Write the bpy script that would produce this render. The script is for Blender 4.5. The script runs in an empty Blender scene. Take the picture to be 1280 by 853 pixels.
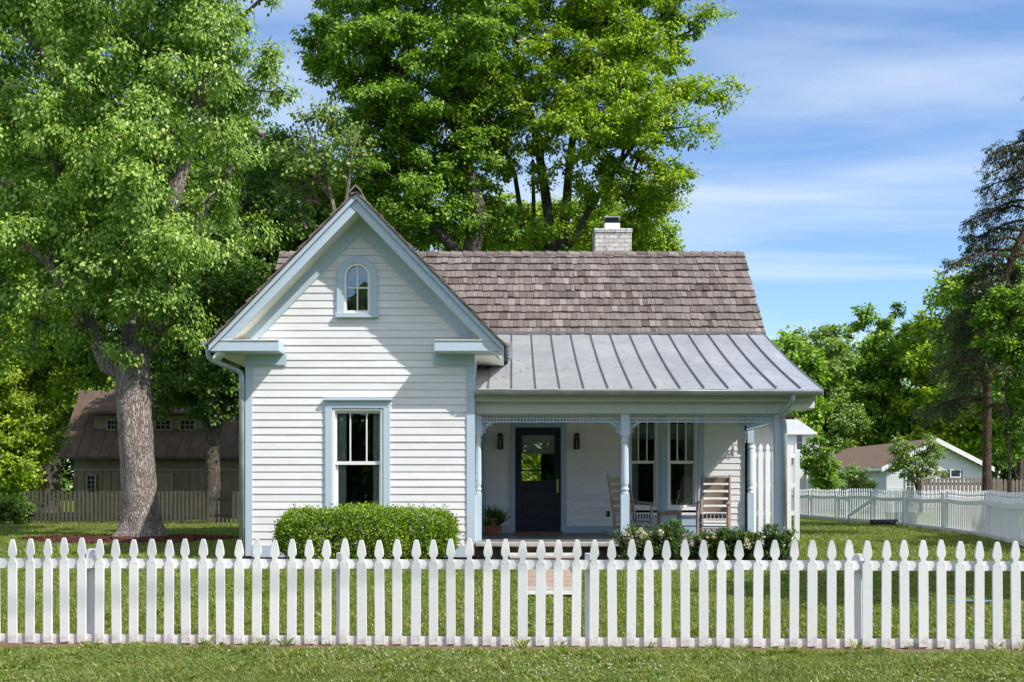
import bpy, math, random
import numpy as np
from mathutils import Vector
R = math.radians
random.seed(7)
rng = np.random.default_rng(7)
S = bpy.context.scene
COL = S.collection

# ------------------------------------------------------------------ camera
HC = 1.46
FPX = 1400.0
cam = bpy.data.cameras.new("camera")
cam.sensor_width = 36
cam.lens = FPX / 1280 * 36
cam.shift_y = 181.5 / 1280
cam.clip_end = 3000
camo = bpy.data.objects.new("camera", cam)
COL.objects.link(camo)
camo.location = (0, 0, HC)
camo.rotation_euler = (R(90), 0, 0)
S.camera = camo

# ------------------------------------------------------------------ sun + sky
LIGHT = Vector((-0.745, 0.455, -0.925)).normalized()      # travel direction
SUN_EL = math.asin(-LIGHT.z)
tosun = -LIGHT
SUN_AZ = math.atan2(tosun.x, tosun.y)                    # clockwise from +Y
sun = bpy.data.lights.new("sun", 'SUN')
sun.energy = 4.45
sun.angle = R(0.53)
sun.color = (1.0, 0.945, 0.875)
suno = bpy.data.objects.new("sun", sun)
COL.objects.link(suno)
suno.rotation_euler = LIGHT.to_track_quat('-Z', 'Y').to_euler()
suno.location = (20, -10, 30)

W = bpy.data.worlds.new("World")
S.world = W
W.use_nodes = True
nt = W.node_tree
nt.nodes.clear()
N = nt.nodes.new
out = N('ShaderNodeOutputWorld')
bg = N('ShaderNodeBackground')
sky = N('ShaderNodeTexSky')
sky.sky_type = 'NISHITA'
sky.sun_disc = False
sky.sun_elevation = SUN_EL
sky.sun_rotation = SUN_AZ
sky.air_density = 1.0
sky.dust_density = 0.25
sky.ozone_density = 1.6
bg.inputs['Strength'].default_value = 0.15
tc = N('ShaderNodeTexCoord')
sep = N('ShaderNodeSeparateXYZ')
nt.links.new(tc.outputs['Generated'], sep.inputs[0])
# project direction on a cloud plane
mz = N('ShaderNodeMath'); mz.operation = 'MAXIMUM'; mz.inputs[1].default_value = 0.03
nt.links.new(sep.outputs['Z'], mz.inputs[0])
az_ = N('ShaderNodeMath'); az_.operation = 'ADD'; az_.inputs[1].default_value = 0.10
nt.links.new(mz.outputs[0], az_.inputs[0])
dx = N('ShaderNodeMath'); dx.operation = 'DIVIDE'
dy = N('ShaderNodeMath'); dy.operation = 'DIVIDE'
nt.links.new(sep.outputs['X'], dx.inputs[0]); nt.links.new(az_.outputs[0], dx.inputs[1])
nt.links.new(sep.outputs['Y'], dy.inputs[0]); nt.links.new(az_.outputs[0], dy.inputs[1])
cmb = N('ShaderNodeCombineXYZ')
nt.links.new(dx.outputs[0], cmb.inputs[0]); nt.links.new(dy.outputs[0], cmb.inputs[1])
mp = N('ShaderNodeMapping')
mp.inputs['Rotation'].default_value = (0, 0, R(-6))
mp.inputs['Scale'].default_value = (0.55, 1.9, 1)
nt.links.new(cmb.outputs[0], mp.inputs[0])
nz = N('ShaderNodeTexNoise'); nz.inputs['Scale'].default_value = 1.1
nz.inputs['Detail'].default_value = 9; nz.inputs['Roughness'].default_value = 0.53
nz.inputs['Distortion'].default_value = 0.5
nt.links.new(mp.outputs[0], nz.inputs['Vector'])
cr = N('ShaderNodeValToRGB')
cr.color_ramp.elements[0].position = 0.39; cr.color_ramp.elements[0].color = (0, 0, 0, 1)
cr.color_ramp.elements[1].position = 0.70; cr.color_ramp.elements[1].color = (0.62, 0.62, 0.62, 1)
nt.links.new(nz.outputs['Fac'], cr.inputs[0])
mix = N('ShaderNodeMixRGB')
mix.inputs['Color2'].default_value = (5.0, 5.45, 5.9, 1)
nt.links.new(cr.outputs[0], mix.inputs['Fac'])
tint = N('ShaderNodeMixRGB'); tint.blend_type = 'MULTIPLY'; tint.inputs['Fac'].default_value = 1
tint.inputs['Color2'].default_value = (.76, .885, 1.04, 1)
nt.links.new(sky.outputs[0], tint.inputs['Color1'])
nt.links.new(tint.outputs[0], mix.inputs['Color1'])
# unseen bright cloud bank, added behind the viewer to lighten the house front
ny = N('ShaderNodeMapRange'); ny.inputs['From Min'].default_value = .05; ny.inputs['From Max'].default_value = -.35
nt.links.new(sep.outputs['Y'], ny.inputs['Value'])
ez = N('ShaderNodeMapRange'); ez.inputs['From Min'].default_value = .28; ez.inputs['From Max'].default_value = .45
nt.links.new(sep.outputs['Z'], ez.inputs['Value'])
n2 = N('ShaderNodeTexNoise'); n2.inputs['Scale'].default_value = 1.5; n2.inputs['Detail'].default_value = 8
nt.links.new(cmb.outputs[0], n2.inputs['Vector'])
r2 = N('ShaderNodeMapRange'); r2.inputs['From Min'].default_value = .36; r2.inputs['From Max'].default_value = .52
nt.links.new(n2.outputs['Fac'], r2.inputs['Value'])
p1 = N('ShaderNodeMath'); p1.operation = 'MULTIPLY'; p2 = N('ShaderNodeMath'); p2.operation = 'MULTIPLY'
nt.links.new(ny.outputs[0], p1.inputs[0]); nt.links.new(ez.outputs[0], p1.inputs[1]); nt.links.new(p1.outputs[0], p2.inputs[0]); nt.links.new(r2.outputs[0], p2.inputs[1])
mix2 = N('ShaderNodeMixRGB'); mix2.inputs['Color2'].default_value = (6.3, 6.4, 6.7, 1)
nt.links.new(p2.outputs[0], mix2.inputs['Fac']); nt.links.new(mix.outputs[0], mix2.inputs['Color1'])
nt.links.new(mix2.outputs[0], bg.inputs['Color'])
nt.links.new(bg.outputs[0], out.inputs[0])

vs = S.view_settings
vs.view_transform = 'Standard'; vs.look = 'None'; vs.gamma = 1; vs.exposure = 0.37
vs.use_curve_mapping = False
S.cycles.max_bounces = 6
S.cycles.transparent_max_bounces = 12
S.cycles.diffuse_bounces = 4
S.cycles.use_denoising = True
S.cycles.sample_clamp_indirect = 6


# ------------------------------------------------------------------ materials
class Mat:
    def __init__(s, name):
        s.m = bpy.data.materials.new(name); s.m.use_nodes = True
        s.t = s.m.node_tree; s.t.nodes.clear()
        s.out = s.n('ShaderNodeOutputMaterial')
    def n(s, typ, **kw):
        nd = s.t.nodes.new(typ)
        for k, v in kw.items():
            if hasattr(nd, k): setattr(nd, k, v)
        return nd
    def l(s, a, b): s.t.links.new(a, b)
    def coords(s, scale=(1, 1, 1), obj=True):
        g = s.n('ShaderNodeTexCoord'); m = s.n('ShaderNodeMapping')
        m.inputs['Scale'].default_value = scale
        s.l(g.outputs['Object'], m.inputs[0]); return m.outputs[0]
    def noise(s, scale, detail=4, rough=.55, vec=None, dist=0):
        n = s.n('ShaderNodeTexNoise')
        n.inputs['Scale'].default_value = scale; n.inputs['Detail'].default_value = detail
        n.inputs['Roughness'].default_value = rough; n.inputs['Distortion'].default_value = dist
        if vec is None: vec = s.coords()
        s.l(vec, n.inputs['Vector']); return n.outputs['Fac']
    def ramp(s, fac, stops):
        r = s.n('ShaderNodeValToRGB'); e = r.color_ramp.elements
        while len(e) < len(stops): e.new(.5)
        for i, (p, c) in enumerate(stops):
            e[i].position = p; e[i].color = (*c, 1) if len(c) == 3 else c
        s.l(fac, r.inputs[0]); return r.outputs[0]
    def mixc(s, fac, a, b, mode='MIX'):
        m = s.n('ShaderNodeMixRGB'); m.blend_type = mode
        for i, v in (('Fac', fac), ('Color1', a), ('Color2', b)):
            if isinstance(v, (int, float)): m.inputs[i].default_value = v
            elif isinstance(v, tuple): m.inputs[i].default_value = (*v, 1)
            else: s.l(v, m.inputs[i])
        return m.outputs[0]
    def bump(s, h, strength=.3, dist=.01):
        b = s.n('ShaderNodeBump'); b.inputs['Strength'].default_value = strength
        b.inputs['Distance'].default_value = dist; s.l(h, b.inputs['Height']); return b.outputs[0]
    def pbr(s, color, rough=.5, metal=0, normal=None, spec=.5):
        p = s.n('ShaderNodeBsdfPrincipled')
        if isinstance(color, tuple): p.inputs['Base Color'].default_value = (*color, 1)
        else: s.l(color, p.inputs['Base Color'])
        if isinstance(rough, (int, float)): p.inputs['Roughness'].default_value = rough
        else: s.l(rough, p.inputs['Roughness'])
        p.inputs['Metallic'].default_value = metal
        p.inputs['Specular IOR Level'].default_value = spec
        if normal is not None: s.l(normal, p.inputs['Normal'])
        return p.outputs[0]
    def done(s, sh):
        s.l(sh, s.out.inputs[0]); return s.m
    def rnd(s):
        return s.n('ShaderNodeNewGeometry').outputs['Random Per Island']


def paint(name, col, dirt=(.5, .46, .4), amt=.25, rough=.45, scale=3.0):
    M = Mat(name)
    v = M.coords((1, 1, .25))
    n1 = M.noise(scale, 6, .6, v)
    f = M.ramp(n1, [(.48, (0, 0, 0)), (.8, (amt, amt, amt))])
    c = M.mixc(f, col, tuple(a * b for a, b in zip(col, dirt)))
    v2 = M.coords((.25, 1, 1))
    b = M.bump(M.noise(90, 3, .6, v2), .12, .002)
    return M.done(M.pbr(c, rough, normal=b, spec=.35))


WHITE = paint('white_paint', (.79, .785, .79), (.72, .68, .60), .35, .5)
CREAM = paint('soffit_paint', (.74, .73, .66), (.8, .75, .65), .2, .5)
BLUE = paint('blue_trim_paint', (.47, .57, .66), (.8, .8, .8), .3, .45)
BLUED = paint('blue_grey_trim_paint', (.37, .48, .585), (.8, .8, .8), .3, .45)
NAVY = paint('navy_paint', (.011, .018, .032), (.8, .8, .8), .3, .35)
BLACK = paint('black_metal', (.012, .012, .012), (.8, .8, .8), .3, .4)

def make_siding_mat(name, base):
    M = Mat(name)
    r = M.rnd()
    g = M.coords((.6, 1, 3))
    n1 = M.noise(2.2, 6, .65, g)
    f = M.ramp(n1, [(.46, (0, 0, 0)), (.80, (.6, .6, .6))])
    tint = M.ramp(r, [(0, tuple(b * .93 for b in base)), (1, base)])
    c = M.mixc(f, tint, tuple(b * k for b, k in zip(base, (.80, .78, .72))))
    nb = M.noise(1.6, 3, .5, M.coords((.35, 1, 1)))
    b = M.bump(nb, .5, .02)
    return M.done(M.pbr(c, .5, normal=b, spec=.3))
SIDING = make_siding_mat('clapboard_paint', (.785, .772, .790))
SIDING2 = make_siding_mat('neighbour_siding', (.66, .68, .70))

def make_fence_mat():
    M = Mat('picket_white_paint')
    tcn = M.n('ShaderNodeTexCoord'); sp = M.n('ShaderNodeSeparateXYZ')
    M.l(tcn.outputs['Object'], sp.inputs[0])
    oi = M.n('ShaderNodeObjectInfo')
    add = M.n('ShaderNodeVectorMath'); add.operation = 'ADD'
    cmbn = M.n('ShaderNodeCombineXYZ')
    mu = M.n('ShaderNodeMath'); mu.operation = 'MULTIPLY'; mu.inputs[1].default_value = 57
    M.l(oi.outputs['Random'], mu.inputs[0])
    M.l(mu.outputs[0], cmbn.inputs[0]); M.l(mu.outputs[0], cmbn.inputs[2])
    M.l(tcn.outputs['Object'], add.inputs[0]); M.l(cmbn.outputs[0], add.inputs[1])
    n1 = M.noise(14, 6, .7, add.outputs[0])
    low = M.n('ShaderNodeMapRange'); low.inputs['From Min'].default_value = .0
    low.inputs['From Max'].default_value = .16; low.inputs['To Min'].default_value = .30; low.inputs['To Max'].default_value = 0
    M.l(sp.outputs['Z'], low.inputs['Value'])
    sm = M.n('ShaderNodeMath'); sm.operation = 'ADD'
    M.l(n1, sm.inputs[0]); M.l(low.outputs[0], sm.inputs[1])
    f = M.ramp(sm.outputs[0], [(.60, (0, 0, 0)), (.98, (.85, .85, .85))])
    tint = M.ramp(oi.outputs['Random'], [(0, (.72, .73, .76)), (1, (.82, .82, .83))])
    c = M.mixc(f, tint, (.36, .29, .23))
    n2 = M.noise(60, 4, .7, add.outputs[0])
    f2 = M.ramp(n2, [(.66, (0, 0, 0)), (.72, (.75, .75, .75))])
    c = M.mixc(f2, c, (.30, .28, .26))
    # nail heads where the boards cross the rails
    vx = M.n('ShaderNodeMath'); vx.operation = 'ABSOLUTE'; M.l(sp.outputs[0], vx.inputs[0])
    wz = M.n('ShaderNodeMath'); wz.operation = 'PINGPONG'; wz.inputs[1].default_value = .348; sh = M.n('ShaderNodeMath'); sh.operation = 'SUBTRACT'; sh.inputs[1].default_value = .045
    M.l(sp.outputs[2], sh.inputs[0]); M.l(sh.outputs[0], wz.inputs[0])
    cv = M.n('ShaderNodeCombineXYZ'); M.l(vx.outputs[0], cv.inputs[0]); M.l(wz.outputs[0], cv.inputs[2])
    dv = M.n('ShaderNodeVectorMath'); dv.operation = 'DISTANCE'; dv.inputs[1].default_value = (.019, 0, .0)
    M.l(cv.outputs[0], dv.inputs[0])
    c = M.mixc(M.ramp(dv.outputs['Value'], [(.0035, (.6, .6, .6)), (.0055, (0, 0, 0))]), c, (.22, .20, .19))
    b = M.bump(M.noise(40, 4, .6, M.coords((3, 3, .12))), .25, .003)
    return M.done(M.pbr(c, .55, normal=b, spec=.3))
FENCE = make_fence_mat()
RUST = Mat('rusty_nail'); RUST = RUST.done(RUST.pbr((.16, .12, .10), .8))

def make_shake():
    M = Mat('cedar_shake')
    r = M.rnd()
    base = M.ramp(r, [(0, (.105, .082, .072)), (.10, (.162, .136, .122)), (.55, (.205, .176, .160)), (.92, (.245, .212, .194)), (1, (.31, .275, .255))])
    st = M.noise(30, 5, .7, M.coords((2.2, .35, .35)))
    s2 = M.noise(1.3, 3, .6)
    c = M.mixc(.75, base, M.ramp(st, [(.3, (.55, .55, .55)), (.7, (1.25, 1.25, 1.25))]), 'MULTIPLY')
    c = M.mixc(.6, c, M.ramp(s2, [(.3, (.75, .75, .77)), (.7, (1.15, 1.12, 1.1))]), 'MULTIPLY')
    return M.done(M.pbr(c, .85, normal=M.bump(st, .5, .006), spec=.15))
SHAKE = make_shake()

def make_metal():
    M = Mat('standing_seam_metal')
    n1 = M.noise(1.4, 7, .65, M.coords((1, .6, 1)), .6)
    n2 = M.noise(9, 5, .7)
    c = M.ramp(n1, [(.3, (.40, .41, .43)), (.52, (.54, .55, .57)), (.72, (.72, .72, .72))])
    c = M.mixc(M.ramp(n2, [(.58, (0, 0, 0)), (.72, (.6, .6, .6))]), c, (.30, .30, .31))
    rr = M.ramp(n1, [(.3, (.5, .5, .5)), (.7, (.36, .36, .36))])
    b = M.bump(M.noise(1.9, 2, .5, M.coords((1.5, .5, 1))), .35, .02)
    return M.done(M.pbr(c, rr, .55, normal=b))
METAL = make_metal()
SEAM = Mat('seam_metal'); SEAM = SEAM.done(SEAM.pbr((.20, .215, .235), .45, .5))
GUTTER = Mat('gutter_metal'); GUTTER = GUTTER.done(GUTTER.pbr(GUTTER.ramp(GUTTER.noise(4, 5), [(.3, (.30, .33, .35)), (.7, (.44, .48, .50))]), .4, .35))
BRASS = Mat('brass'); BRASS = BRASS.done(BRASS.pbr((.75, .52, .20), .3, .9))

def make_brick(name, c1, c2, mortar, scale=1.0, w=.2, h=.066, painted=False, flat=False):
    M = Mat(name)
    b = M.n('ShaderNodeTexBrick')
    g = M.n('ShaderNodeTexCoord'); sp = M.n('ShaderNodeSeparateXYZ'); cb = M.n('ShaderNodeCombineXYZ')
    ad = M.n('ShaderNodeMath'); ad.operation = 'ADD'
    M.l(g.outputs['Object'], sp.inputs[0]); M.l(sp.outputs[0], ad.inputs[0]); M.l(sp.outputs[1], ad.inputs[1])
    M.l(sp.outputs[0] if flat else ad.outputs[0], cb.inputs[0]); M.l(sp.outputs[1 if flat else 2], cb.inputs[1])
    M.l(cb.outputs[0], b.inputs['Vector'])
    b.inputs['Scale'].default_value = 1
    b.inputs['Brick Width'].default_value = w; b.inputs['Row Height'].default_value = h
    b.inputs['Mortar Size'].default_value = .006; b.inputs['Mortar Smooth'].default_value = .3
    b.inputs['Color1'].default_value = (*c1, 1); b.inputs['Color2'].default_value = (*c2, 1); b.inputs['Mortar'].default_value = (*mortar, 1)
    n = M.noise(7, 6, .75)
    c = b.outputs['Color']
    if painted:
        c = M.mixc(M.ramp(n, [(.53, (0, 0, 0)), (.62, (.75, .75, .75))]), c, (.22, .17, .155))
    else:
        c = M.mixc(.5, c, M.ramp(n, [(.3, (.6, .6, .6)), (.7, (1.2, 1.2, 1.2))]), 'MULTIPLY')
    iv = M.n('ShaderNodeMath'); iv.operation = 'SUBTRACT'; iv.inputs[0].default_value = 1
    M.l(b.outputs['Fac'], iv.inputs[1])
    return M.done(M.pbr(c, .8, normal=M.bump(iv.outputs[0], .9, .012), spec=.2))
BEAMP = paint('beam_paint', (.50, .52, .47), (.8, .8, .8), .3, .5)
CHIMB = make_brick('painted_chimney_brick', (.68, .66, .64), (.52, .50, .48), (.26, .24, .23), w=.23, h=.09, painted=True)
WALKB = make_brick('walk_brick', (.44, .31, .23), (.34, .25, .20), (.42, .38, .33), h=.10, flat=True)

def make_stone(name, stops, sc=6, rough=.85, bs=.6):
    M = Mat(name)
    n = M.noise(sc, 7, .7)
    return M.done(M.pbr(M.ramp(n, stops), rough, normal=M.bump(M.noise(sc * 3, 5, .7), bs, .02), spec=.2))
ROCK = make_stone('dark_masonry', [(.35, (.03, .027, .025)), (.6, (.10, .085, .075)), (.8, (.17, .14, .12))], 14)
CONC = make_stone('concrete_slab', [(.35, (.30, .27, .24)), (.7, (.46, .43, .39))], 5, .8, .2)
PORCHF = make_stone('porch_floor_grey', [(.35, (.12, .13, .14)), (.7, (.17, .18, .19))], 3, .45, .1)
LIMEST = make_stone('pale_paving', [(.35, (.42, .39, .35)), (.7, (.60, .57, .52))], 6, .8, .3)
ASPH = make_stone('asphalt', [(.35, (.045, .045, .047)), (.7, (.07, .07, .07))], 20, .85, .3)
MULCH = make_stone('red_brown_mulch', [(.35, (.05, .022, .015)), (.6, (.15, .06, .04)), (.8, (.24, .12, .08))], 16, .95, 1.0)
TERRA = make_stone('terracotta', [(.35, (.26, .10, .05)), (.7, (.36, .15, .09))], 8, .8, .1)
WOODC = None
def make_wood(name, c1, c2, rough=.6, sc=(1, 1, 12)):
    M = Mat(name)
    n = M.noise(7, 5, .65, M.coords(sc))
    n2 = M.noise(2, 3)
    c = M.mixc(n, c1, c2)
    c = M.mixc(.5, c, M.ramp(n2, [(.3, (.75, .75, .75)), (.7, (1.15, 1.15, 1.15))]), 'MULTIPLY')
    return M.done(M.pbr(c, rough, normal=M.bump(n, .3, .004), spec=.3))
CHAIRW = make_wood('weathered_teak', (.23, .165, .12), (.42, .32, .25), .65, (6, 6, 6))
THRESH = make_wood('wood_threshold', (.16, .07, .03), (.26, .13, .06))
WEAVED = Mat('dark_weave'); WEAVED = WEAVED.done(WEAVED.pbr((.03, .025, .022), .7))
WEAVEW = Mat('pale_weave'); WEAVEW = WEAVEW.done(WEAVEW.pbr((.55, .52, .46), .8))
GREYWOOD = make_wood('weathered_fence_wood', (.055, .052, .040), (.12, .115, .085), .85, (8, 8, 1))
BROWNWOOD = make_wood('brown_grey_fence_wood', (.16, .12, .10), (.28, .23, .20), .85, (8, 8, 1))
TAN = make_wood('tan_board_siding', (.25, .20, .12), (.36, .30, .19), .7, (5, 5, .6))
TANTRIM = paint('cream_trim', (.36, .34, .26))
DKROOF = make_stone('brown_metal_roof', [(.35, (.105, .072, .055)), (.7, (.17, .12, .092))], 2.5, .8, .1)
BRROOF = make_stone('brown_shingle_roof', [(.35, (.17, .115, .08)), (.7, (.25, .175, .13))], 4, .85, .4)
GREYROOF = make_stone('grey_metal_roof', [(.35, (.38, .40, .43)), (.7, (.52, .54, .56))], 3, .45, .1)
SHADE = Mat('linen_shade'); SHADE = SHADE.done(SHADE.pbr(SHADE.ramp(SHADE.noise(40, 4, .6, SHADE.coords((1, 1, 8))), [(.3, (.66, .62, .54)), (.7, (.80, .76, .68))]), .9))
CURT = Mat('curtain_fabric'); CURT = CURT.done(CURT.pbr((.74, .78, .74), .9))
ROOM = Mat('interior_paint'); ROOM = ROOM.done(ROOM.pbr((.30, .29, .27), .9))
DKGLASS = Mat('dark_pane'); DKGLASS = DKGLASS.done(DKGLASS.pbr((.02, .025, .03), .05, spec=.8))
PIPE = Mat('black_plastic'); PIPE = PIPE.done(PIPE.pbr((.02, .02, .02), .5))
HOSE = Mat('pale_blue_plastic'); HOSE = HOSE.done(HOSE.pbr((.09, .19, .25), .6))
CARP = Mat('dark_car_paint'); CARP = CARP.done(CARP.pbr((.03, .035, .05), .25, .3))

def make_glass(name, tint, refl):
    M = Mat(name)
    tr = M.n('ShaderNodeBsdfTransparent'); tr.inputs[0].default_value = (*tint, 1)
    gl = M.n('ShaderNodeBsdfGlossy'); gl.inputs['Roughness'].default_value = .01
    gl.inputs['Color'].default_value = (.9, .95, 1, 1)
    lw = M.n('ShaderNodeFresnel'); lw.inputs[0].default_value = 1.5
    mr = M.n('ShaderNodeMapRange'); mr.inputs['To Min'].default_value = refl; mr.inputs['To Max'].default_value = 1
    M.l(lw.outputs[0], mr.inputs['Value'])
    M.l(M.bump(M.noise(1.2, 2, .5), .06, .02), gl.inputs['Normal'])
    mx = M.n('ShaderNodeMixShader')
    M.l(mr.outputs[0], mx.inputs[0]); M.l(tr.outputs[0], mx.inputs[1]); M.l(gl.outputs[0], mx.inputs[2])
    return M.done(mx.outputs[0])
GLASS = make_glass('window_glass', (.90, .93, .91), .11)

def make_leaf(name, cols, trans=.35, hue=.5, rough=.42, tcol=(1.25, 1.5, .45), spec=.5, patch=.5):
    M = Mat(name)
    r = M.rnd()
    n = M.noise(.45 if not name.endswith('blade') else 1.7, 5, .7)
    k = len(cols)
    c = M.ramp(r, [(i / (k - 1), cc) for i, cc in enumerate(cols)])
    c = M.mixc(patch, c, M.ramp(n, [(.35, (.70, .74, .66)), (.65, (1.28, 1.20, 1.05))]), 'MULTIPLY')
    p = M.pbr(c, rough, spec=spec)
    tr = M.n('ShaderNodeBsdfTranslucent')
    M.l(M.mixc(1, c, tcol, 'MULTIPLY'), tr.inputs[0])
    mx = M.n('ShaderNodeMixShader'); mx.inputs[0].default_value = trans
    M.l(p, mx.inputs[1]); M.l(tr.outputs[0], mx.inputs[2])
    return M.done(mx.outputs[0])
LF_MAPLE = make_leaf('silver_maple_leaf', [(.06, .13, .018), (.13, .245, .030), (.24, .39, .050), (.38, .52, .11), (.60, .69, .22)], .38, rough=.5)
LF_BRIGHT = make_leaf('bright_leaf', [(.08, .145, .008), (.19, .295, .014), (.35, .46, .026), (.53, .62, .05)], .45, rough=.55)
LF_MID = make_leaf('mid_leaf', [(.055, .12, .010), (.12, .235, .016), (.22, .37, .028), (.38, .53, .045)], .42, rough=.55)
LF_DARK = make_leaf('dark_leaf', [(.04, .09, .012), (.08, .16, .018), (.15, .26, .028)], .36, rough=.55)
LF_OLIVE = make_leaf('olive_leaf', [(.12, .20, .04), (.20, .30, .06), (.30, .40, .10)], .35)
LF_CONIF = make_leaf('conifer_needles', [(.018, .04, .020), (.035, .068, .032), (.07, .11, .045)], .15)
LF_LICH = make_leaf('lichen_twigs', [(.05, .09, .035), (.10, .15, .06), (.19, .22, .13)], .2)
LF_HEDGE = make_leaf('boxwood_leaf', [(.03, .07, .008), (.12, .21, .014), (.28, .41, .025), (.46, .60, .05)], .36, rough=.5)
LF_SHRUB = make_leaf('azalea_leaf', [(.03, .07, .015), (.07, .14, .025), (.14, .21, .045)], .3, rough=.35)
LF_DEAD = make_leaf('purple_twigs', [(.06, .035, .035), (.11, .07, .06)], .1)
PETAL = make_leaf('cream_petal', [(.60, .50, .30), (.66, .60, .44), (.74, .72, .62)], .3, tcol=(1, 1, .9), patch=.1)
GRASSM = make_leaf('grass_blade', [(.07, .11, .018), (.13, .20, .032), (.19, .275, .05), (.28, .33, .085), (.42, .36, .19)], .34, rough=.5, patch=.6)
GRASSF = make_leaf('lawn_blade', [(.075, .12, .018), (.14, .20, .028), (.21, .275, .04), (.30, .32, .07), (.40, .36, .14)], .36, rough=.5, patch=.55)

def make_bark(name, c1, c2, c3, sc=1.0):
    M = Mat(name)
    v = M.coords((1, 1, .22))
    vo = M.n('ShaderNodeTexVoronoi'); vo.feature = 'DISTANCE_TO_EDGE'
    vo.inputs['Scale'].default_value = 30 * sc
    wv = M.n('ShaderNodeMixRGB'); wv.inputs[0].default_value = .22
    nn = M.n('ShaderNodeTexNoise'); nn.inputs['Scale'].default_value = 5 * sc; nn.inputs['Detail'].default_value = 6
    M.l(v, nn.inputs['Vector']); M.l(v, wv.inputs[1]); M.l(nn.outputs['Color'], wv.inputs[2])
    M.l(wv.outputs[0], vo.inputs['Vector'])
    n2 = M.noise(22 * sc, 7, .75, M.coords((1, 1, .3)))
    n3 = M.noise(1.6, 4, .6)
    f = M.ramp(vo.outputs['Distance'], [(0, (.25, .25, .25)), (.22, (1, 1, 1))])
    c = M.mixc(f, c1, M.ramp(n2, [(.35, c2), (.65, c3)]))
    c = M.mixc(.6, c, M.ramp(n3, [(.3, (.7, .68, .66)), (.7, (1.2, 1.2, 1.2))]), 'MULTIPLY')
    hh = M.mixc(.5, f, n2)
    return M.done(M.pbr(c, .9, normal=M.bump(hh, 1.0, .05), spec=.15))
BARK = make_bark('maple_bark', (.08, .064, .056), (.23, .195, .178), (.60, .53, .485))
BARKD = make_bark('dark_bark', (.035, .028, .022), (.10, .083, .07), (.24, .205, .175))
TWIG = make_bark('pale_twig_bark', (.14, .11, .09), (.26, .21, .17), (.42, .36, .30))
BARKG = make_bark('conifer_bark', (.05, .03, .02), (.11, .07, .05), (.20, .14, .11))

def make_ground():
    M = Mat('lawn_soil')
    g = M.n('ShaderNodeTexCoord')
    n1 = M.noise(.55, 6, .65, g.outputs['Object']); n2 = M.noise(9, 6, .7, g.outputs['Object']); n3 = M.noise(60, 4, .7, g.outputs['Object'])
    c = M.ramp(n1, [(.3, (.08, .12, .022)), (.55, (.11, .16, .03)), (.75, (.17, .19, .055))])
    c = M.mixc(.55, c, M.ramp(n2, [(.3, (.6, .62, .6)), (.7, (1.3, 1.25, 1.1))]), 'MULTIPLY')
    c = M.mixc(.6, c, M.ramp(n3, [(.3, (.5, .55, .5)), (.7, (1.4, 1.35, 1.2))]), 'MULTIPLY')
    # bare soil strip where nothing grows under the fence line: y + 0.0438 x = 10.22
    sp = M.n('ShaderNodeSeparateXYZ'); M.l(g.outputs['Object'], sp.inputs[0])
    m1 = M.n('ShaderNodeMath'); m1.operation = 'MULTIPLY_ADD'; m1.inputs[1].default_value = .0438
    M.l(sp.outputs[0], m1.inputs[0]); M.l(sp.outputs[1], m1.inputs[2])
    m2 = M.n('ShaderNodeMath'); m2.operation = 'SUBTRACT'; m2.inputs[1].default_value = 10.14; M.l(m1.outputs[0], m2.inputs[0])
    m3 = M.n('ShaderNodeMath'); m3.operation = 'ABSOLUTE'; M.l(m2.outputs[0], m3.inputs[0])
    m4 = M.n('ShaderNodeMath'); m4.operation = 'MULTIPLY_ADD'; m4.inputs[1].default_value = .22; M.l(n2, m4.inputs[0]); M.l(m3.outputs[0], m4.inputs[2])
    f = M.ramp(m4.outputs[0], [(.24, (1, 1, 1)), (.34, (0, 0, 0))])
    soil = M.ramp(n3, [(.35, (.13, .075, .045)), (.65, (.26, .17, .11))])
    c = M.mixc(f, c, soil)
    return M.done(M.pbr(c, .95, normal=M.bump(n3, .8, .02), spec=.1))
GROUND = make_ground()


# ------------------------------------------------------------------ mesh builder
OFF = {}
def woff(p):
    o = Vector((0, 0, 0))
    while p is not None:
        o += p.location; p = p.parent
    return o

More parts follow.
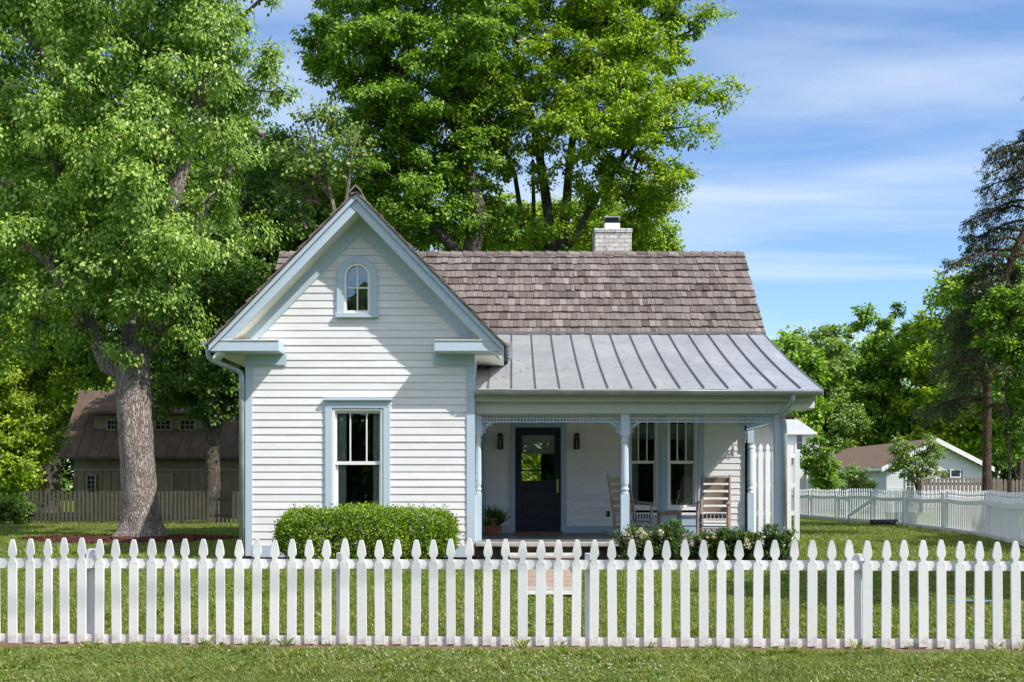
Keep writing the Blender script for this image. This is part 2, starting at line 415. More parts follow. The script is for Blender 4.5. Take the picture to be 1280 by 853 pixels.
class MB:
    def __init__(s): s.v = []; s.f = []; s.mi = []; s.mats = []; s.cur = 0
    def mat(s, m):
        if m not in s.mats: s.mats.append(m)
        s.cur = s.mats.index(m); return s
    def add(s, vs_, fs):
        b = len(s.v); s.v += [tuple(v) for v in vs_]
        for f in fs: s.f.append(tuple(b + i for i in f)); s.mi.append(s.cur)
        return s
    def box(s, x0, x1, y0, y1, z0, z1):
        return s.add([(x0, y0, z0), (x1, y0, z0), (x1, y1, z0), (x0, y1, z0), (x0, y0, z1), (x1, y0, z1), (x1, y1, z1), (x0, y1, z1)],
                     [(3, 2, 1, 0), (4, 5, 6, 7), (0, 1, 5, 4), (1, 2, 6, 5), (2, 3, 7, 6), (3, 0, 4, 7)])
    def hexa(s, p):  # 8 points bottom 4 then top 4
        return s.add(p, [(3, 2, 1, 0), (4, 5, 6, 7), (0, 1, 5, 4), (1, 2, 6, 5), (2, 3, 7, 6), (3, 0, 4, 7)])
    def prism_y(s, poly, y0, y1):   # poly list of (x,z)
        n = len(poly)
        v = [(x, y0, z) for x, z in poly] + [(x, y1, z) for x, z in poly]
        f = [tuple(range(n - 1, -1, -1)), tuple(range(n, 2 * n))] + [(i, (i + 1) % n, n + (i + 1) % n, n + i) for i in range(n)]
        return s.add(v, [tuple(reversed(q)) for q in f])
    def prism_x(s, poly, x0, x1):   # poly list of (y,z)
        n = len(poly)
        v = [(x0, y, z) for y, z in poly] + [(x1, y, z) for y, z in poly]
        f = [tuple(range(n - 1, -1, -1)), tuple(range(n, 2 * n))] + [(i, (i + 1) % n, n + (i + 1) % n, n + i) for i in range(n)]
        return s.add(v, f)
    def tube(s, pts, r, sides=10, closed_ends=True):
        pts = [Vector(p) for p in pts]; n = len(pts)
        rs = r if isinstance(r, (list, tuple)) else [r] * n
        vs_ = []; u = None
        for i, p in enumerate(pts):
            d = (pts[min(i + 1, n - 1)] - pts[max(i - 1, 0)]).normalized()
            if u is None: u = d.orthogonal().normalized()
            u = (u - d * u.dot(d)).normalized(); w = d.cross(u)
            for k in range(sides):
                a = 2 * math.pi * k / sides
                vs_.append(p + (u * math.cos(a) + w * math.sin(a)) * rs[i])
        fs = [(i * sides + k, i * sides + (k + 1) % sides, (i + 1) * sides + (k + 1) % sides, (i + 1) * sides + k) for i in range(n - 1) for k in range(sides)]
        if closed_ends: fs += [tuple(range(sides - 1, -1, -1)), tuple(range((n - 1) * sides, n * sides))]
        return s.add(vs_, fs)
    def lathe(s, cx, cy, prof, sides=16, a0=0, a1=2 * math.pi):  # prof (r,z)
        full = abs(a1 - a0 - 2 * math.pi) < 1e-6
        n = len(prof); m = sides if full else sides + 1; vs_ = []
        for r, z in prof:
            for k in range(m):
                a = a0 + (a1 - a0) * k / sides
                vs_.append((cx + r * math.cos(a), cy + r * math.sin(a), z))
        fs = [(i * m + k, i * m + (k + 1) % m, (i + 1) * m + (k + 1) % m, (i + 1) * m + k) for i in range(n - 1) for k in range(m if full else m - 1)]
        fs += [tuple(range(m - 1, -1, -1)), tuple(range((n - 1) * m, n * m))]
        return s.add(vs_, fs)
    def build(s, name, mat=None, parent=None, smooth=False, bevel=0):
        me = bpy.data.meshes.new(name)
        o_ = woff(parent)
        vv = [(x - o_.x, y - o_.y, z - o_.z) for x, y, z in s.v] if parent is not None else s.v
        me.from_pydata(vv, [], s.f)
        if s.mats:
            for m in s.mats: me.materials.append(m)
            me.polygons.foreach_set('material_index', s.mi)
        else: me.materials.append(mat)
        if smooth: me.polygons.foreach_set('use_smooth', [True] * len(me.polygons))
        me.update()
        o = bpy.data.objects.new(name, me); COL.objects.link(o)
        if parent is not None: o.parent = parent
        if bevel:
            b = o.modifiers.new('bevel', 'BEVEL'); b.width = bevel; b.segments = 2; b.limit_method = 'ANGLE'
        return o

def npmesh(name, verts, faces_n, mats, parent=None, mi=None, smooth=False):
    """verts (N,3); faces_n: verts per face (all consecutive)"""
    me = bpy.data.meshes.new(name)
    n = len(verts); nf = n // faces_n
    me.vertices.add(n); me.loops.add(n); me.polygons.add(nf)
    v = np.asarray(verts, dtype=np.float32)
    if parent is not None:
        o_ = woff(parent); v = v - np.array([o_.x, o_.y, o_.z], dtype=np.float32)
    me.vertices.foreach_set('co', v.ravel())
    me.loops.foreach_set('vertex_index', np.arange(n, dtype=np.int32))
    me.polygons.foreach_set('loop_start', np.arange(0, n, faces_n, dtype=np.int32))
    if not isinstance(mats, (list, tuple)): mats = [mats]
    for m in mats: me.materials.append(m)
    if mi is not None: me.polygons.foreach_set('material_index', np.asarray(mi, dtype=np.int32))
    me.update(calc_edges=True)
    o = bpy.data.objects.new(name, me); COL.objects.link(o)
    if parent is not None: o.parent = parent
    return o

def tag(o, label=None, cat=None, group=None, kind=None):
    if label: o['label'] = label
    if cat: o['category'] = cat
    if group: o['group'] = group
    if kind: o['kind'] = kind
    return o
def thing(name, label, cat, loc=(0, 0, 0), group=None):
    o = bpy.data.objects.new(name, None); COL.objects.link(o); o.location = loc
    o.empty_display_size = .3
    return tag(o, label, cat, group)
def P(px, py, y): return Vector(((px - 640) * y / FPX, y, HC + (608 - py) * y / FPX))

def gz(x, y):
    pts = [(-400, 0), (10.6, 0), (17.5, .22), (23, .37), (46, .37), (60, .0), (500, .0)]
    return float(np.interp(y, [p[0] for p in pts], [p[1] for p in pts]))
def gzv(x, y):
    return np.interp(y, [-400, 10.6, 17.5, 23, 46, 60, 500], [0, 0, .22, .37, .37, 0, 0])

# ================================================================== SETTING
xs = np.concatenate([np.linspace(-400, -30, 12), np.linspace(-28, 28, 57), np.linspace(30, 400, 12)])
ys = np.concatenate([np.linspace(-120, -5, 8), np.linspace(-4, 50, 109), np.linspace(52, 90, 15), np.linspace(100, 900, 12)])
gx, gy = np.meshgrid(xs, ys)
gzz = gzv(gx, gy) + .012 * np.sin(gx * 1.7 + gy) * np.sin(gy * 1.3) * (gy > 11) * (gy < 50)
mb = MB(); nx = len(xs)
mb.v = [tuple(p) for p in np.stack([gx.ravel(), gy.ravel(), gzz.ravel()], 1).tolist()]
mb.f = [(j * nx + i, j * nx + i + 1, (j + 1) * nx + i + 1, (j + 1) * nx + i) for j in range(len(ys) - 1) for i in range(nx - 1)]
tag(mb.build('ground', GROUND, smooth=True), kind='structure')
mb = MB(); mb.box(-120, 120, -9, 2.5, -.10, .004)
tag(mb.build('road', ASPH), kind='structure')

# mulch bed round the maple, walkway, bed along the porch
def blob_sheet(name, cx, cy, rx, ry, mat, h=.03, seed=0, n=40):
    r_ = random.Random(seed); m = MB()
    rings = 5; v = [(cx, cy, gz(cx, cy) + h + .01)]
    ph = [r_.uniform(0, 6.28) for _ in range(3)]
    for j in range(1, rings + 1):
        for k in range(n):
            a = 2 * math.pi * k / n
            w = 1 + .10 * math.sin(3 * a + ph[0]) + .06 * math.sin(5 * a + ph[1]) + .04 * math.sin(9 * a + ph[2])
            x = cx + rx * w * math.cos(a) * j / rings; y = cy + ry * w * math.sin(a) * j / rings
            v.append((x, y, gz(x, y) + (h if j < rings else -.02) + r_.uniform(-.008, .008)))
    f = [(0, 1 + k, 1 + (k + 1) % n) for k in range(n)]
    for j in range(rings - 1):
        b0 = 1 + j * n; b1 = b0 + n
        f += [(b0 + k, b1 + k, b1 + (k + 1) % n, b0 + (k + 1) % n) for k in range(n)]
    m.add(v, f)
    return tag(m.build(name, mat), kind='structure')
blob_sheet('mulch_bed', -7.9, 23.2, 2.3, 1.5, MULCH, seed=2)
m = MB()
m.box(.70 - .6, 5.3, 17.35, 18.25, .1, .262)
tag(m.build('planting_bed', MULCH), kind='structure')
m = MB(); m.box(-4.3, -.35, 16.95, 18.36, .1, .258)
tag(m.build('hedge_bed', MULCH), kind='structure')

# walkway: brick with pale slabs
m = MB()
m.mat(LIMEST); m.add([(.12, 13.75, gz(0, 13.75) + .03), (.84, 13.75, gz(0, 13.75) + .03), (.84, 14.15, gz(0, 14.15) + .03), (.12, 14.15, gz(0, 14.15) + .03)], [(0, 1, 2, 3)])
for k, (a, b) in enumerate([(14.16, 14.6), (14.62, 15.1), (15.12, 15.7), (15.72, 16.3), (16.32, 17.0)]):
    m.mat([CONC, WALKB, WALKB, WALKB, WALKB][k])
    m.add([(.10, a, gz(0, a) + .032), (.86, a, gz(0, a) + .032), (.86, b, gz(0, b) + .032), (.10, b, gz(0, b) + .032)], [(0, 1, 2, 3)])
tag(m.build('path'), kind='structure')

# ================================================================== HOUSE
YW = 18.35; XL, XR = -4.34, -.63; XC = -2.485
house = thing('house', 'white clapboard cottage with pale blue trim, front gable and porch', 'house', (0, 21, .26))
H = house
def zr(v): return HC + v     # height relative to the eye

def siding(m, iv, z0, z1, plane, e=.122, sgn=-1, axis='y', jit=.0):
    """lapped boards. iv(za,zb)->[(a,b)...]; axis 'y': wall faces sgn*Y at y=plane; axis 'x': faces sgn*X"""
    k = 0; z = z0
    while z < z1 - .02:
        zb = min(z + e, z1)
        for a, b in iv(z, zb):
            if b - a < .02: continue
            # random butt joints
            cuts = [a]
            while b - cuts[-1] > 3.2 and random.random() < .8:
                c = cuts[-1] + random.uniform(1.4, 3.0)
                if c > b - .6: break
                cuts.append(c)
            cuts.append(b)
            for u0, u1 in zip(cuts[:-1], cuts[1:]):
                u1g = u1 - (.002 if u1 != b else 0)
                j = random.uniform(-.0015, .0015); t = .018 + random.uniform(-.003, .003)
                o0, o1 = plane + sgn * t, plane + sgn * .004
                q = [(u0, o0, z + j), (u1g, o0, z + j), (u1g, o1, zb + .004), (u0, o1, zb + .004), (u0, plane, z + j), (u1g, plane, z + j)]
                if axis == 'x': q = [(b_, a_, c_) for a_, b_, c_ in q]
                m.add(q, [(0, 1, 2, 3), (4, 5, 1, 0), (0, 3, 4), (1, 5, 2)])
        z = zb; k += 1

def cut(iv, holes, za, zb):
    zm = (za + zb) / 2; res = iv
    for (a, b, c, d) in holes:
        if c < zm < d:
            nr = []
            for u, w in res:
                if b <= u or a >= w: nr.append((u, w)); continue
                if a > u: nr.append((u, a))
                if b < w: nr.append((b, w))
            res = nr
    return res

ZA = zr(4.75)          # gable ridge (top of shakes)
KG = 1.03
HALF = 2.33            # half width incl. overhang
def groof(x): return ZA - KG * abs(x - XC)
YO = 17.89             # bargeboard front plane

# --- window openings
s1 = FPX / YW
def gx_(px): return (px - 640) / s1
def gz_(py): return HC + (608 - py) / s1
WG = (gx_(415), gx_(480), gz_(645), gz_(510))     # gable window opening
WA = (gx_(429.5), gx_(464), gz_(391), gz_(330))
gable_holes = [(WG[0], WG[1], WG[2], WG[3]), (WA[0], WA[1], WA[2], WA[3] - .04)]
m = MB()
def iv_g(za, zb):
    lim = (ZA - .12 - zb) / KG
    a = max(XL + .09, XC - lim); b = min(XR - .09, XC + lim)
    if b <= a: return []
    return cut([(a, b)], gable_holes, za, zb)
siding(m, iv_g, zr(-.98), ZA - .40, YW)
m.build('gable_wall', SIDING, H)
# side walls of the gable wing
m = MB()
siding(m, lambda a, b: [(YW + .1, 24.5)], zr(-.98), zr(2.25), XL, axis='x', sgn=-1)
m.build('side_wall', SIDING, H); m = MB()
siding(m, lambda a, b: [(YW + .1, 22)], zr(-.98), zr(2.25), XR, axis='x', sgn=1)
m.build('side_wall', SIDING, H)
# back wall of the porch
YB = 21.85; s2 = FPX / YB
def bx_(px): return (px - 640) / s2
def bz_(py): return HC + (608 - py) / s2
DOOR = (bx_(644), bx_(701), bz_(668), bz_(534.5))
W1 = (bx_(785.5), bx_(822.5), bz_(638), bz_(521))
W2 = (bx_(834), bx_(871.7), bz_(638), bz_(521))
m = MB()
siding(m, lambda a, b: cut([(XR + .0, bx_(931))], [DOOR, (W1[0], W2[1], W1[2], W1[3])], a, b), zr(-.77), zr(1.47), YB, e=.122)
m.build('porch_wall', SIDING, H)
m = MB()  # right end of the main body + rear
siding(m, lambda a, b: [(YB + .02, 27.35 - max(0, 0))], zr(-.98), zr(2.6), 4.7, axis='x', sgn=1)
z = zr(2.6)
siding(m, lambda a, b: [(24.6 - max(.05, (zr(5.0) - b) / .986), 24.6 + max(.05, (zr(5.0) - b) / .986))], zr(2.6), zr(4.9), 4.7, axis='x', sgn=1)
m.build('end_wall', SIDING, H); m = MB()
siding(m, lambda a, b: [(YB + .02, 27.35)], zr(-.98), zr(2.6), -4.7, axis='x', sgn=-1)
siding(m, lambda a, b: [(24.6 - max(.05, (zr(5.0) - b) / .986), 24.6 + max(.05, (zr(5.0) - b) / .986))], zr(2.6), zr(4.9), -4.7, axis='x', sgn=-1)
m.build('end_wall', SIDING, H)
m = MB()
siding(m, lambda a, b: cut([(-4.7, 4.7)], [(.16, .74, zr(-.1), zr(.85))], a, b), zr(-1.1), zr(2.6), 27.35, sgn=1)
m.mat(SIDING); m.build('rear_wall', SIDING, H)
m = MB(); m.mat(WHITE)
m.box(.16, .20, 27.3, 27.36, zr(-.12), zr(.87)); m.box(.70, .74, 27.3, 27.36, zr(-.12), zr(.87))
m.box(.20, .70, 27.3, 27.36, zr(-.12), zr(-.06)); m.box(.20, .70, 27.3, 27.36, zr(.82), zr(.87)); m.box(.20, .70, 27.31, 27.35, zr(.36), zr(.40))
m.build('rear_window_frame', None, H)
# interior partitions (dark rooms behind the panes)
m = MB()
m.box(-4.2, 4.6, 27.25, 27.28, zr(-.92), zr(-.1)); m.box(-4.2, .16, 27.25, 27.28, zr(-.1), zr(1.5)); m.box(.74, 4.6, 27.25, 27.28, zr(-.1), zr(1.5)); m.box(.16, .74, 27.25, 27.28, zr(.85), zr(1.5))
m.box(-4.3, 4.66, 21.9, 27.25, zr(1.5), zr(1.54)); m.box(-4.3, 4.66, 21.88, 27.25, zr(-.97), zr(-.93))
m.box(1.5, 1.56, 21.95, 27.24, zr(-.92), zr(1.5))
m.box(-4.3, -.7, 22.2, 22.24, zr(-.92), zr(1.95)); m.box(-4.3, -.66, 18.42, 22.2, zr(-.99), zr(-.93)); m.box(-4.3, -.66, 18.42, 22.2, zr(1.95), zr(2.0))
m.build('interior_wall', ROOM, H)

# corner boards, skirt
m = MB()
m.box(XL - .022, XL + .09, YW - .034, YW + .09, zr(-1.14), zr(2.20))
m.build('corner_board', BLUE, H)
m = MB(); m.box(XR - .11, XR + .022, YW - .034, YW + .09, zr(-1.14), zr(2.20))
m.build('corner_board', BLUE, H)
m = MB(); m.box(XL + .09, XR - .11, YW - .040, YW + .02, zr(-1.16), zr(-.965)); m.box(XL - .03, XL + .03, YW + .1, 24, zr(-1.16), zr(-.965))
m.build('skirt_board', BLUE, H)
m = MB(); m.box(XL + .02, XR - .02, YW - .01, YW + .2, .1, zr(-1.16)); m.box(XL, XL + .05, YW, 27.3, .1, zr(-1.16))
m.build('foundation', ROCK, H); m = MB(); m.box(4.62, 4.70, YB, 27.3, .1, zr(-.98))
m.build('foundation', ROCK, H)

# raking frieze boards on the wall
def rake(m, d0, d1, y0, y1, xa=XL, xb=XR, zmin=None):
    """band between vertical offsets d0 (upper) and d1 (lower) below the roof line"""
    for sx, xe in ((-1, xa), (1, xb)):
        h = abs(xe - XC)
        # upper/lower at centre and end
        top_c, bot_c = ZA - d0, ZA - d1
        top_e, bot_e = ZA - KG * h - d0, ZA - KG * h - d1
        poly = [(XC, bot_c), (XC, top_c), (xe, top_e), (xe, bot_e)]
        if sx > 0: poly = poly[::-1]
        m.prism_y(poly, y0, y1)
m = MB(); rake(m, .12, .62, YW - .036, YW + .0, XL + .02, XR - .02)
m.build('raking_frieze', BLUE, H)
# soffit under overhang (follows slope)
m = MB(); rake(m, .29, .345, YO + .036, YW - .037, XC - HALF + .03, XC + HALF - .03)
m.build('soffit', CREAM, H)
for sx, xw in ((-1, XL), (1, XR)):
    m = MB(); xo_ = XC + sx * (HALF - .04); a_, b_ = xw - sx * .03, xo_
    pl = [(a_, zr(2.2)), (a_, groof(a_) - .1), (b_, groof(b_) - .1), (b_, zr(2.2))]
    if sx > 0: pl = pl[::-1]
    m.prism_y(pl, YW - .034, YW - .02)
    m.build('eave_end_panel', CREAM, H)
# bargeboards: fascia + crown
m = MB()
for sx in (-1, 1):
    xe = XC + sx * HALF; zt_ = ZA - KG * HALF - .17; zb_ = zr(2.161); xb_ = XC + sx * ((ZA - .355 - zb_) / KG)
    pl = [(XC, ZA - .355), (XC, ZA - .17), (xe, zt_), (xe, zb_), (xb_, zb_)]
    if sx > 0: pl = pl[::-1]
    m.prism_y(pl, YO, YO + .035)
m.build('bargeboard', BLUE, H)
m = MB(); rake(m, .045, .168, YO - .045, YO + .03, XC - HALF - .02, XC + HALF + .02)
m.build('crown_moulding', BLUE, H)
m = MB(); rake(m, .150, .172, YO - .022, YO - .001, XC - HALF - .01, XC + HALF + .01)
m.build('crown_bead', BLUED, H)
# eave returns
for sx in (-1, 1):
    xo = XC + sx * HALF; xi = XC + sx * (HALF - 1.09)
    a, b = min(xo, xi), max(xo, xi)
    m = MB(); m.box(a, b, YO + .003, YW - .04, zr(2.16), zr(2.325))
    rt = m.build('eave_return', BLUE, H, bevel=.006)
    m = MB(); m.mat(CREAM)
    # little sloping cap
    m.hexa([(a + .02, YO - .012, zr(2.327)), (b - .0 if sx < 0 else b - .02, YO - .012, zr(2.327)), (b, YW - .038, zr(2.327)), (a, YW - .038, zr(2.327)),
            (a + .02, YO - .012, zr(2.34)), (b, YO - .012, zr(2.34)), (b, YW - .038, zr(2.40)), (a, YW - .038, zr(2.40))])
    m.build('return_cap', None, rt)
    # horizontal frieze under return
    xf = XC + sx * (HALF - 1.13)
    c, d = (XL - .01, xf) if sx < 0 else (xf, XR + .01)
    m = MB(); m.box(c, d, YW - .045, YW - .036, zr(1.98), zr(2.16))
    m.build('return_frieze', BLUE, H)
    # boxed side eave running back
    m = MB(); xs_ = XC + sx * HALF; xw = XL if sx < 0 else XR
    a, b = min(xs_, xw), max(xs_, xw)
    m.box(a + .01, b - .001, YW - .039, 21.9 if sx < 0 else 20.4, zr(2.145), zr(2.19))
    m.build('side_soffit', CREAM, H)
    m = MB(); m.box(xs_ - .012, xs_ + .012, YO + .04, 22 if sx < 0 else 20.4, zr(2.15), zr(2.33))
    m.build('side_fascia', BLUE, H)

# --- shake roofs
def shakes(m, P0, u, v, nrm, length_u, rows, e, clip=None, wmin=.075, wmax=.17, t=.028, vmax=1e9):
    P0, u, v, nrm = map(Vector, (P0, u, v, nrm))
    for i in range(rows):
        s = random.uniform(-.1, 0); vv = i * e
        u_lo, u_hi = (0, length_u) if clip is None else clip(i)
        s = u_lo + s
        drift = 0
        while s < u_hi:
            w = random.uniform(wmin, wmax)
            a, b = max(s, u_lo), min(s + w - .006, u_hi)
            s += w
            if b - a < .02: continue
            j = random.uniform(-.014, .014); tt = t * random.uniform(.7, 1.5); cur = random.uniform(-.004, .006)
            sag = .008 * math.sin((s * .9 + i)) 
            q = []
            for (uu, vq, nn) in ((a, vv + j + sag, .02), (b, vv + j + sag, .02), (b, min(vv + e * 1.3, vmax), .0), (a, min(vv + e * 1.3, vmax), .0)):
                q.append(P0 + u * uu + v * vq + nrm * nn)
            for (uu, vq, nn) in ((a, vv + j + sag, .02 + tt + cur), (b, vv + j + sag, .02 + tt - cur), (b, min(vv + e * 1.3, vmax), .008), (a, min(vv + e * 1.3, vmax), .008)):
                q.append(P0 + u * uu + v * vq + nrm * nn)
            m.hexa(q)
KM = .986
YR, ZR_ = 24.6, zr(5.12)
nm = Vector((0, -KM, 1)).normalized(); vm = Vector((0, 1, KM)).normalized()
m = MB()
yl = 22.50; Lm = (YR - yl) * math.hypot(1, KM)
ER = Lm / 11.6
nl = int((yl - 21.45) * math.hypot(1, KM) / ER)
shakes(m, (-5.1, yl, ZR_ - KM * (YR - yl) - .03), (1, 0, 0), vm, nm, 10.2, 12, ER, vmax=Lm)
shakes(m, Vector((-5.1, yl, ZR_ - KM * (YR - yl) - .03)) - vm * ER * nl, (1, 0, 0), vm, nm, 2.4, nl, ER)
# rear slope
nr = Vector((0, KM, 1)).normalized(); vr = Vector((0, -1, KM)).normalized()
yb2 = 27.7
shakes(m, (5.1, yb2, ZR_ - KM * (yb2 - YR) - .03), (-1, 0, 0), vr, nr, 10.2, int((yb2 - YR) * 1.404 / .3), .3, wmin=.2, wmax=.5, vmax=(yb2 - YR) * 1.404)
# under slab
m.prism_x([(21.4, ZR_ - KM * (YR - 21.4) - .03), (YR, ZR_ - .03), (yb2, ZR_ - KM * (yb2 - YR) - .03), (yb2, ZR_ - KM * (yb2 - YR) - .09), (YR, ZR_ - .10), (21.4, ZR_ - KM * (YR - 21.4) - .09)], -5.08, -2.7)
m.prism_x([(22.45, ZR_ - KM * (YR - 22.45) - .03), (YR, ZR_ - .03), (yb2, ZR_ - KM * (yb2 - YR) - .03), (yb2, ZR_ - KM * (yb2 - YR) - .09), (YR, ZR_ - .10), (22.45, ZR_ - KM * (YR - 22.45) - .09)], -2.7, 5.08)
roof = m.build('main_roof', SHAKE, H)
# ridge caps
def ridgecaps(m, p0, d, length, half, k, n1, n2, e=.24):
    s = 0; p0 = Vector(p0); d = Vector(d)
    while s < length:
        L = e * random.uniform(.9, 1.15)
        for sg, nn in ((1, n1), (-1, n2)):
            dn = Vector(nn)  # downslope dir
            a = p0 + d * s; b = p0 + d * min(s + L * 1.2, length)
            w = .13 * random.uniform(.9, 1.1); up0, up1 = .035 + random.uniform(0, .012), .012
            q = [a + Vector((0, 0, 0)), b, b + dn * w, a + dn * w]
            q2 = [a + Vector((0, 0, up0)), b + Vector((0, 0, up1)), b + dn * w + Vector((0, 0, up1)), a + dn * w + Vector((0, 0, up0))]
            m.hexa(q + q2)
        s += L
m = MB(); ridgecaps(m, (-5.1, YR, ZR_ + .01), (1, 0, 0), 10.2, 0, KM, -vm, -vr)
m.build('ridge_cap', SHAKE, roof)
# rake trim of the main roof on the right and left end
for x0, x1 in ((5.04, 5.075), (-5.075, -5.04)):
    m = MB(); m.prism_x([(21.4, ZR_ - KM * (YR - 21.4) - .06), (YR, ZR_ - .06), (yb2, ZR_ - KM * (yb2 - YR) - .06), (yb2, ZR_ - KM * (yb2 - YR) - .22), (YR, ZR_ - .25), (21.4, ZR_ - KM * (YR - 21.4) - .22)], x0, x1)
    m.build('rake_board', BLUE, H)
m = MB()   # gable wing shakes
LEN = HALF + .05
for sx in (-1, 1):
    v_ = Vector((-sx, 0, KG)).normalized(); n_ = Vector((sx * KG, 0, 1)).normalized()
    e_ = .235; tot = LEN * math.hypot(1, KG); rows = int(tot / e_) 
    e_ = tot / (rows + .3)
    p0 = Vector((XC + sx * LEN, 17.80, ZA - KG * LEN - .075))
    def clip(i, p0=p0, v_=v_, e_=e_):
        z = p0.z + v_.z * (i + 1) * e_
        return (0, max(.3, YR - (ZR_ - z) / KM + .25 - 17.80))
    shakes(m, p0, (0, 1, 0), v_, n_, 6, rows + 1, e_, clip, vmax=tot)
    # slab
rake(m, .03, .085, 17.83, 21.6, XC - LEN + .02, XC + LEN - .02)
gr = m.build('gable_roof', SHAKE, H)
m = MB()
ridgecaps(m, (XC, 17.78, ZA + .01), (0, 1, 0), 6.3, 0, KG, Vector((1, 0, -KG)).normalized(), Vector((-1, 0, -KG)).normalized())
m.build('ridge_cap', SHAKE, gr)

# --- chimney
ch = MB()
ch.box(1.83, 2.64, 24.72, 25.42, zr(4.5), zr(5.60)); ch.box(1.815, 2.655, 24.70, 25.44, zr(5.60), zr(5.69))
cho = ch.build('chimney', CHIMB, H, bevel=.012)
m = MB(); m.box(2.06, 2.40, 24.88, 25.22, zr(5.69), zr(5.85)); m.build('flue', WHITE, cho, bevel=.01)
m = MB(); m.box(2.09, 2.37, 24.91, 25.19, zr(5.85), zr(5.97)); 
m.build('spark_screen', BLACK, cho)
m = MB(); m.box(2.05, 2.41, 24.86, 25.24, zr(5.97), zr(5.997)); m.build('chimney_cap', GUTTER, cho)

# --- metal porch roof
YE, ZE = 18.27, zr(1.575); YT, ZT = 22.52, zr(3.055)
kt = (ZT - ZE) / (YT - YE)
def mz_(y):
    t = (y - YE) / (YT - YE)
    return ZE + (ZT - ZE) * t - .05 * math.sin(math.pi * t)   # slight sag
def mpan(x, y): return (x, y, mz_(y))
m = MB(); segs = 14; ysg = [YE + (YT - YE) * i / segs for i in range(segs + 1)]
seamx = [(-.62 + .0)] + [-.385, 0] + [.3935 * k for k in range(1, 13)]
xr0, xr1 = 5.07, 5.09
edges = [-.62, -.385] + [.3935 * k for k in range(0, 13)] + [5.075]
for a, b in zip(edges[:-1], edges[1:]):
    jz = random.uniform(-.001, .001)
    base = len(m.v); v = []
    for y in ysg:
        for k, xx in enumerate((a, a + (b - a) * .33, a + (b - a) * .66, b)):
            v.append((xx, y, mz_(y) + (0 if k in (0, 3) else .004 * math.sin(y * 3 + a * 7))))
    m.add(v, [(j * 4 + i, j * 4 + i + 1, (j + 1) * 4 + i + 1, (j + 1) * 4 + i) for j in range(segs) for i in range(3)])
m.box(-.62, 5.075, YE - .005, YE + .02, ZE - .05, ZE - .004)
pr = m.build('porch_roof', METAL, H)
for x in edges[1:-1]:
    m = MB(); v = []; n = 0
    ys_ = [y for y in ysg]; ys_[0] += .06; ys_[-1] -= .05
    for y in ys_:
        zz = mz_(y)
        v += [(x - .009, y, zz - .002), (x + .009, y, zz - .002), (x + .007, y, zz + .034), (x - .007, y, zz + .034)]
    L = len(ys_)
    f = [(j * 4 + i, j * 4 + (i + 1) % 4, (j + 1) * 4 + (i + 1) % 4, (j + 1) * 4 + i) for j in range(L - 1) for i in range(4)] + [(0, 3, 2, 1), ((L - 1) * 4, (L - 1) * 4 + 1, (L - 1) * 4 + 2, (L - 1) * 4 + 3)]
    m.add(v, f); m.build('roof_seam', SEAM, pr)
m = MB(); m.box(-.6, 5.09, YT - .04, YT + .02, ZT - .005, ZT + .05); m.build('flashing', SEAM, pr)
m = MB(); v = []
for y in ysg: v += [(5.06, y, mz_(y) - .10), (5.085, y, mz_(y) - .10), (5.085, y, mz_(y) + .012), (5.06, y, mz_(y) + .012)]
m.add(v, [(j * 4 + i, j * 4 + (i + 1) % 4, (j + 1) * 4 + (i + 1) % 4, (j + 1) * 4 + i) for j in range(segs) for i in range(4)] + [(0, 3, 2, 1)])
m.build('roof_edge', SEAM, pr)

gl_ = np.random.default_rng(31); nl_ = 150
lx = np.concatenate([gl_.uniform(-.5, 5.0, 90), gl_.exponential(.25, 60) - .15]); ly = np.concatenate([gl_.uniform(18.5, 22.3, 90), gl_.uniform(19.0, 22.3, 60)])
litter = (lx, ly, np.array([mz_(v) for v in ly]) + .014)
# --- porch beam, ceiling
m = MB()
m.box(XR + .03, 4.60, 18.50, 18.72, zr(1.20), zr(1.39))
m.build('porch_beam', BEAMP, H, bevel=.004)
m = MB(); m.box(XR + .03, 4.98, 18.36, 18.499, zr(1.392), zr(1.50)); m.build('porch_fascia', BEAMP, H, bevel=.004)
m = MB(); m.box(4.44, 4.60, 18.722, YB - .03, zr(1.20), zr(1.39)); m.build('side_beam', BLUED, H)
m = MB(); m.box(XR + .03, 4.44, 18.722, YB - .03, zr(1.42), zr(1.46)); m.build('porch_ceiling', CREAM, H)
m = MB()  # triangular cheek above the side beam
m.prism_x([(18.73, zr(1.391)), (YB, zr(1.391)), (YB, mz_(YB) - .12), (20.3, mz_(20.3) - .12), (18.73, mz_(18.73) - .06)], 4.48, 4.58)
m.build('porch_cheek', SIDING, H)
m = MB(); m.box(4.61, 5.00, 18.50, 19.1, zr(1.285), zr(1.388)); m.build('porch_return', WHITE, H, bevel=.008)

# --- gutters (half round)
def gutter(m, p0, p1, r=.062, up=Vector((0, 0, 1)), segs_=10, t=.004):
    p0, p1 = Vector(p0), Vector(p1); d = (p1 - p0).normalized(); side = d.cross(up).normalized()
    for rr, flip in ((r, 0), (r - t, 1)):
        v = []
        for p in (p0, p1):
            for k in range(segs_ + 1):
                a = math.pi * k / segs_
                v.append(p + side * rr * math.cos(a) - up * rr * math.sin(a))
        n = segs_ + 1
        m.add(v, [(k, k + 1, n + k + 1, n + k) if not flip else (k + 1, k, n + k, n + k + 1) for k in range(segs_)])
    for sg in (1, -1):
        q = p0 + side * sg * (r - t / 2); w = p1 + side * sg * (r - t / 2)
        m.tube([q, w], .007, 6)
    for p in (p0, p1):
        m.add([p + side * r * math.cos(math.pi * k / segs_) - up * r * math.sin(math.pi * k / segs_) for k in range(segs_ + 1)], [tuple(range(segs_ + 1))])
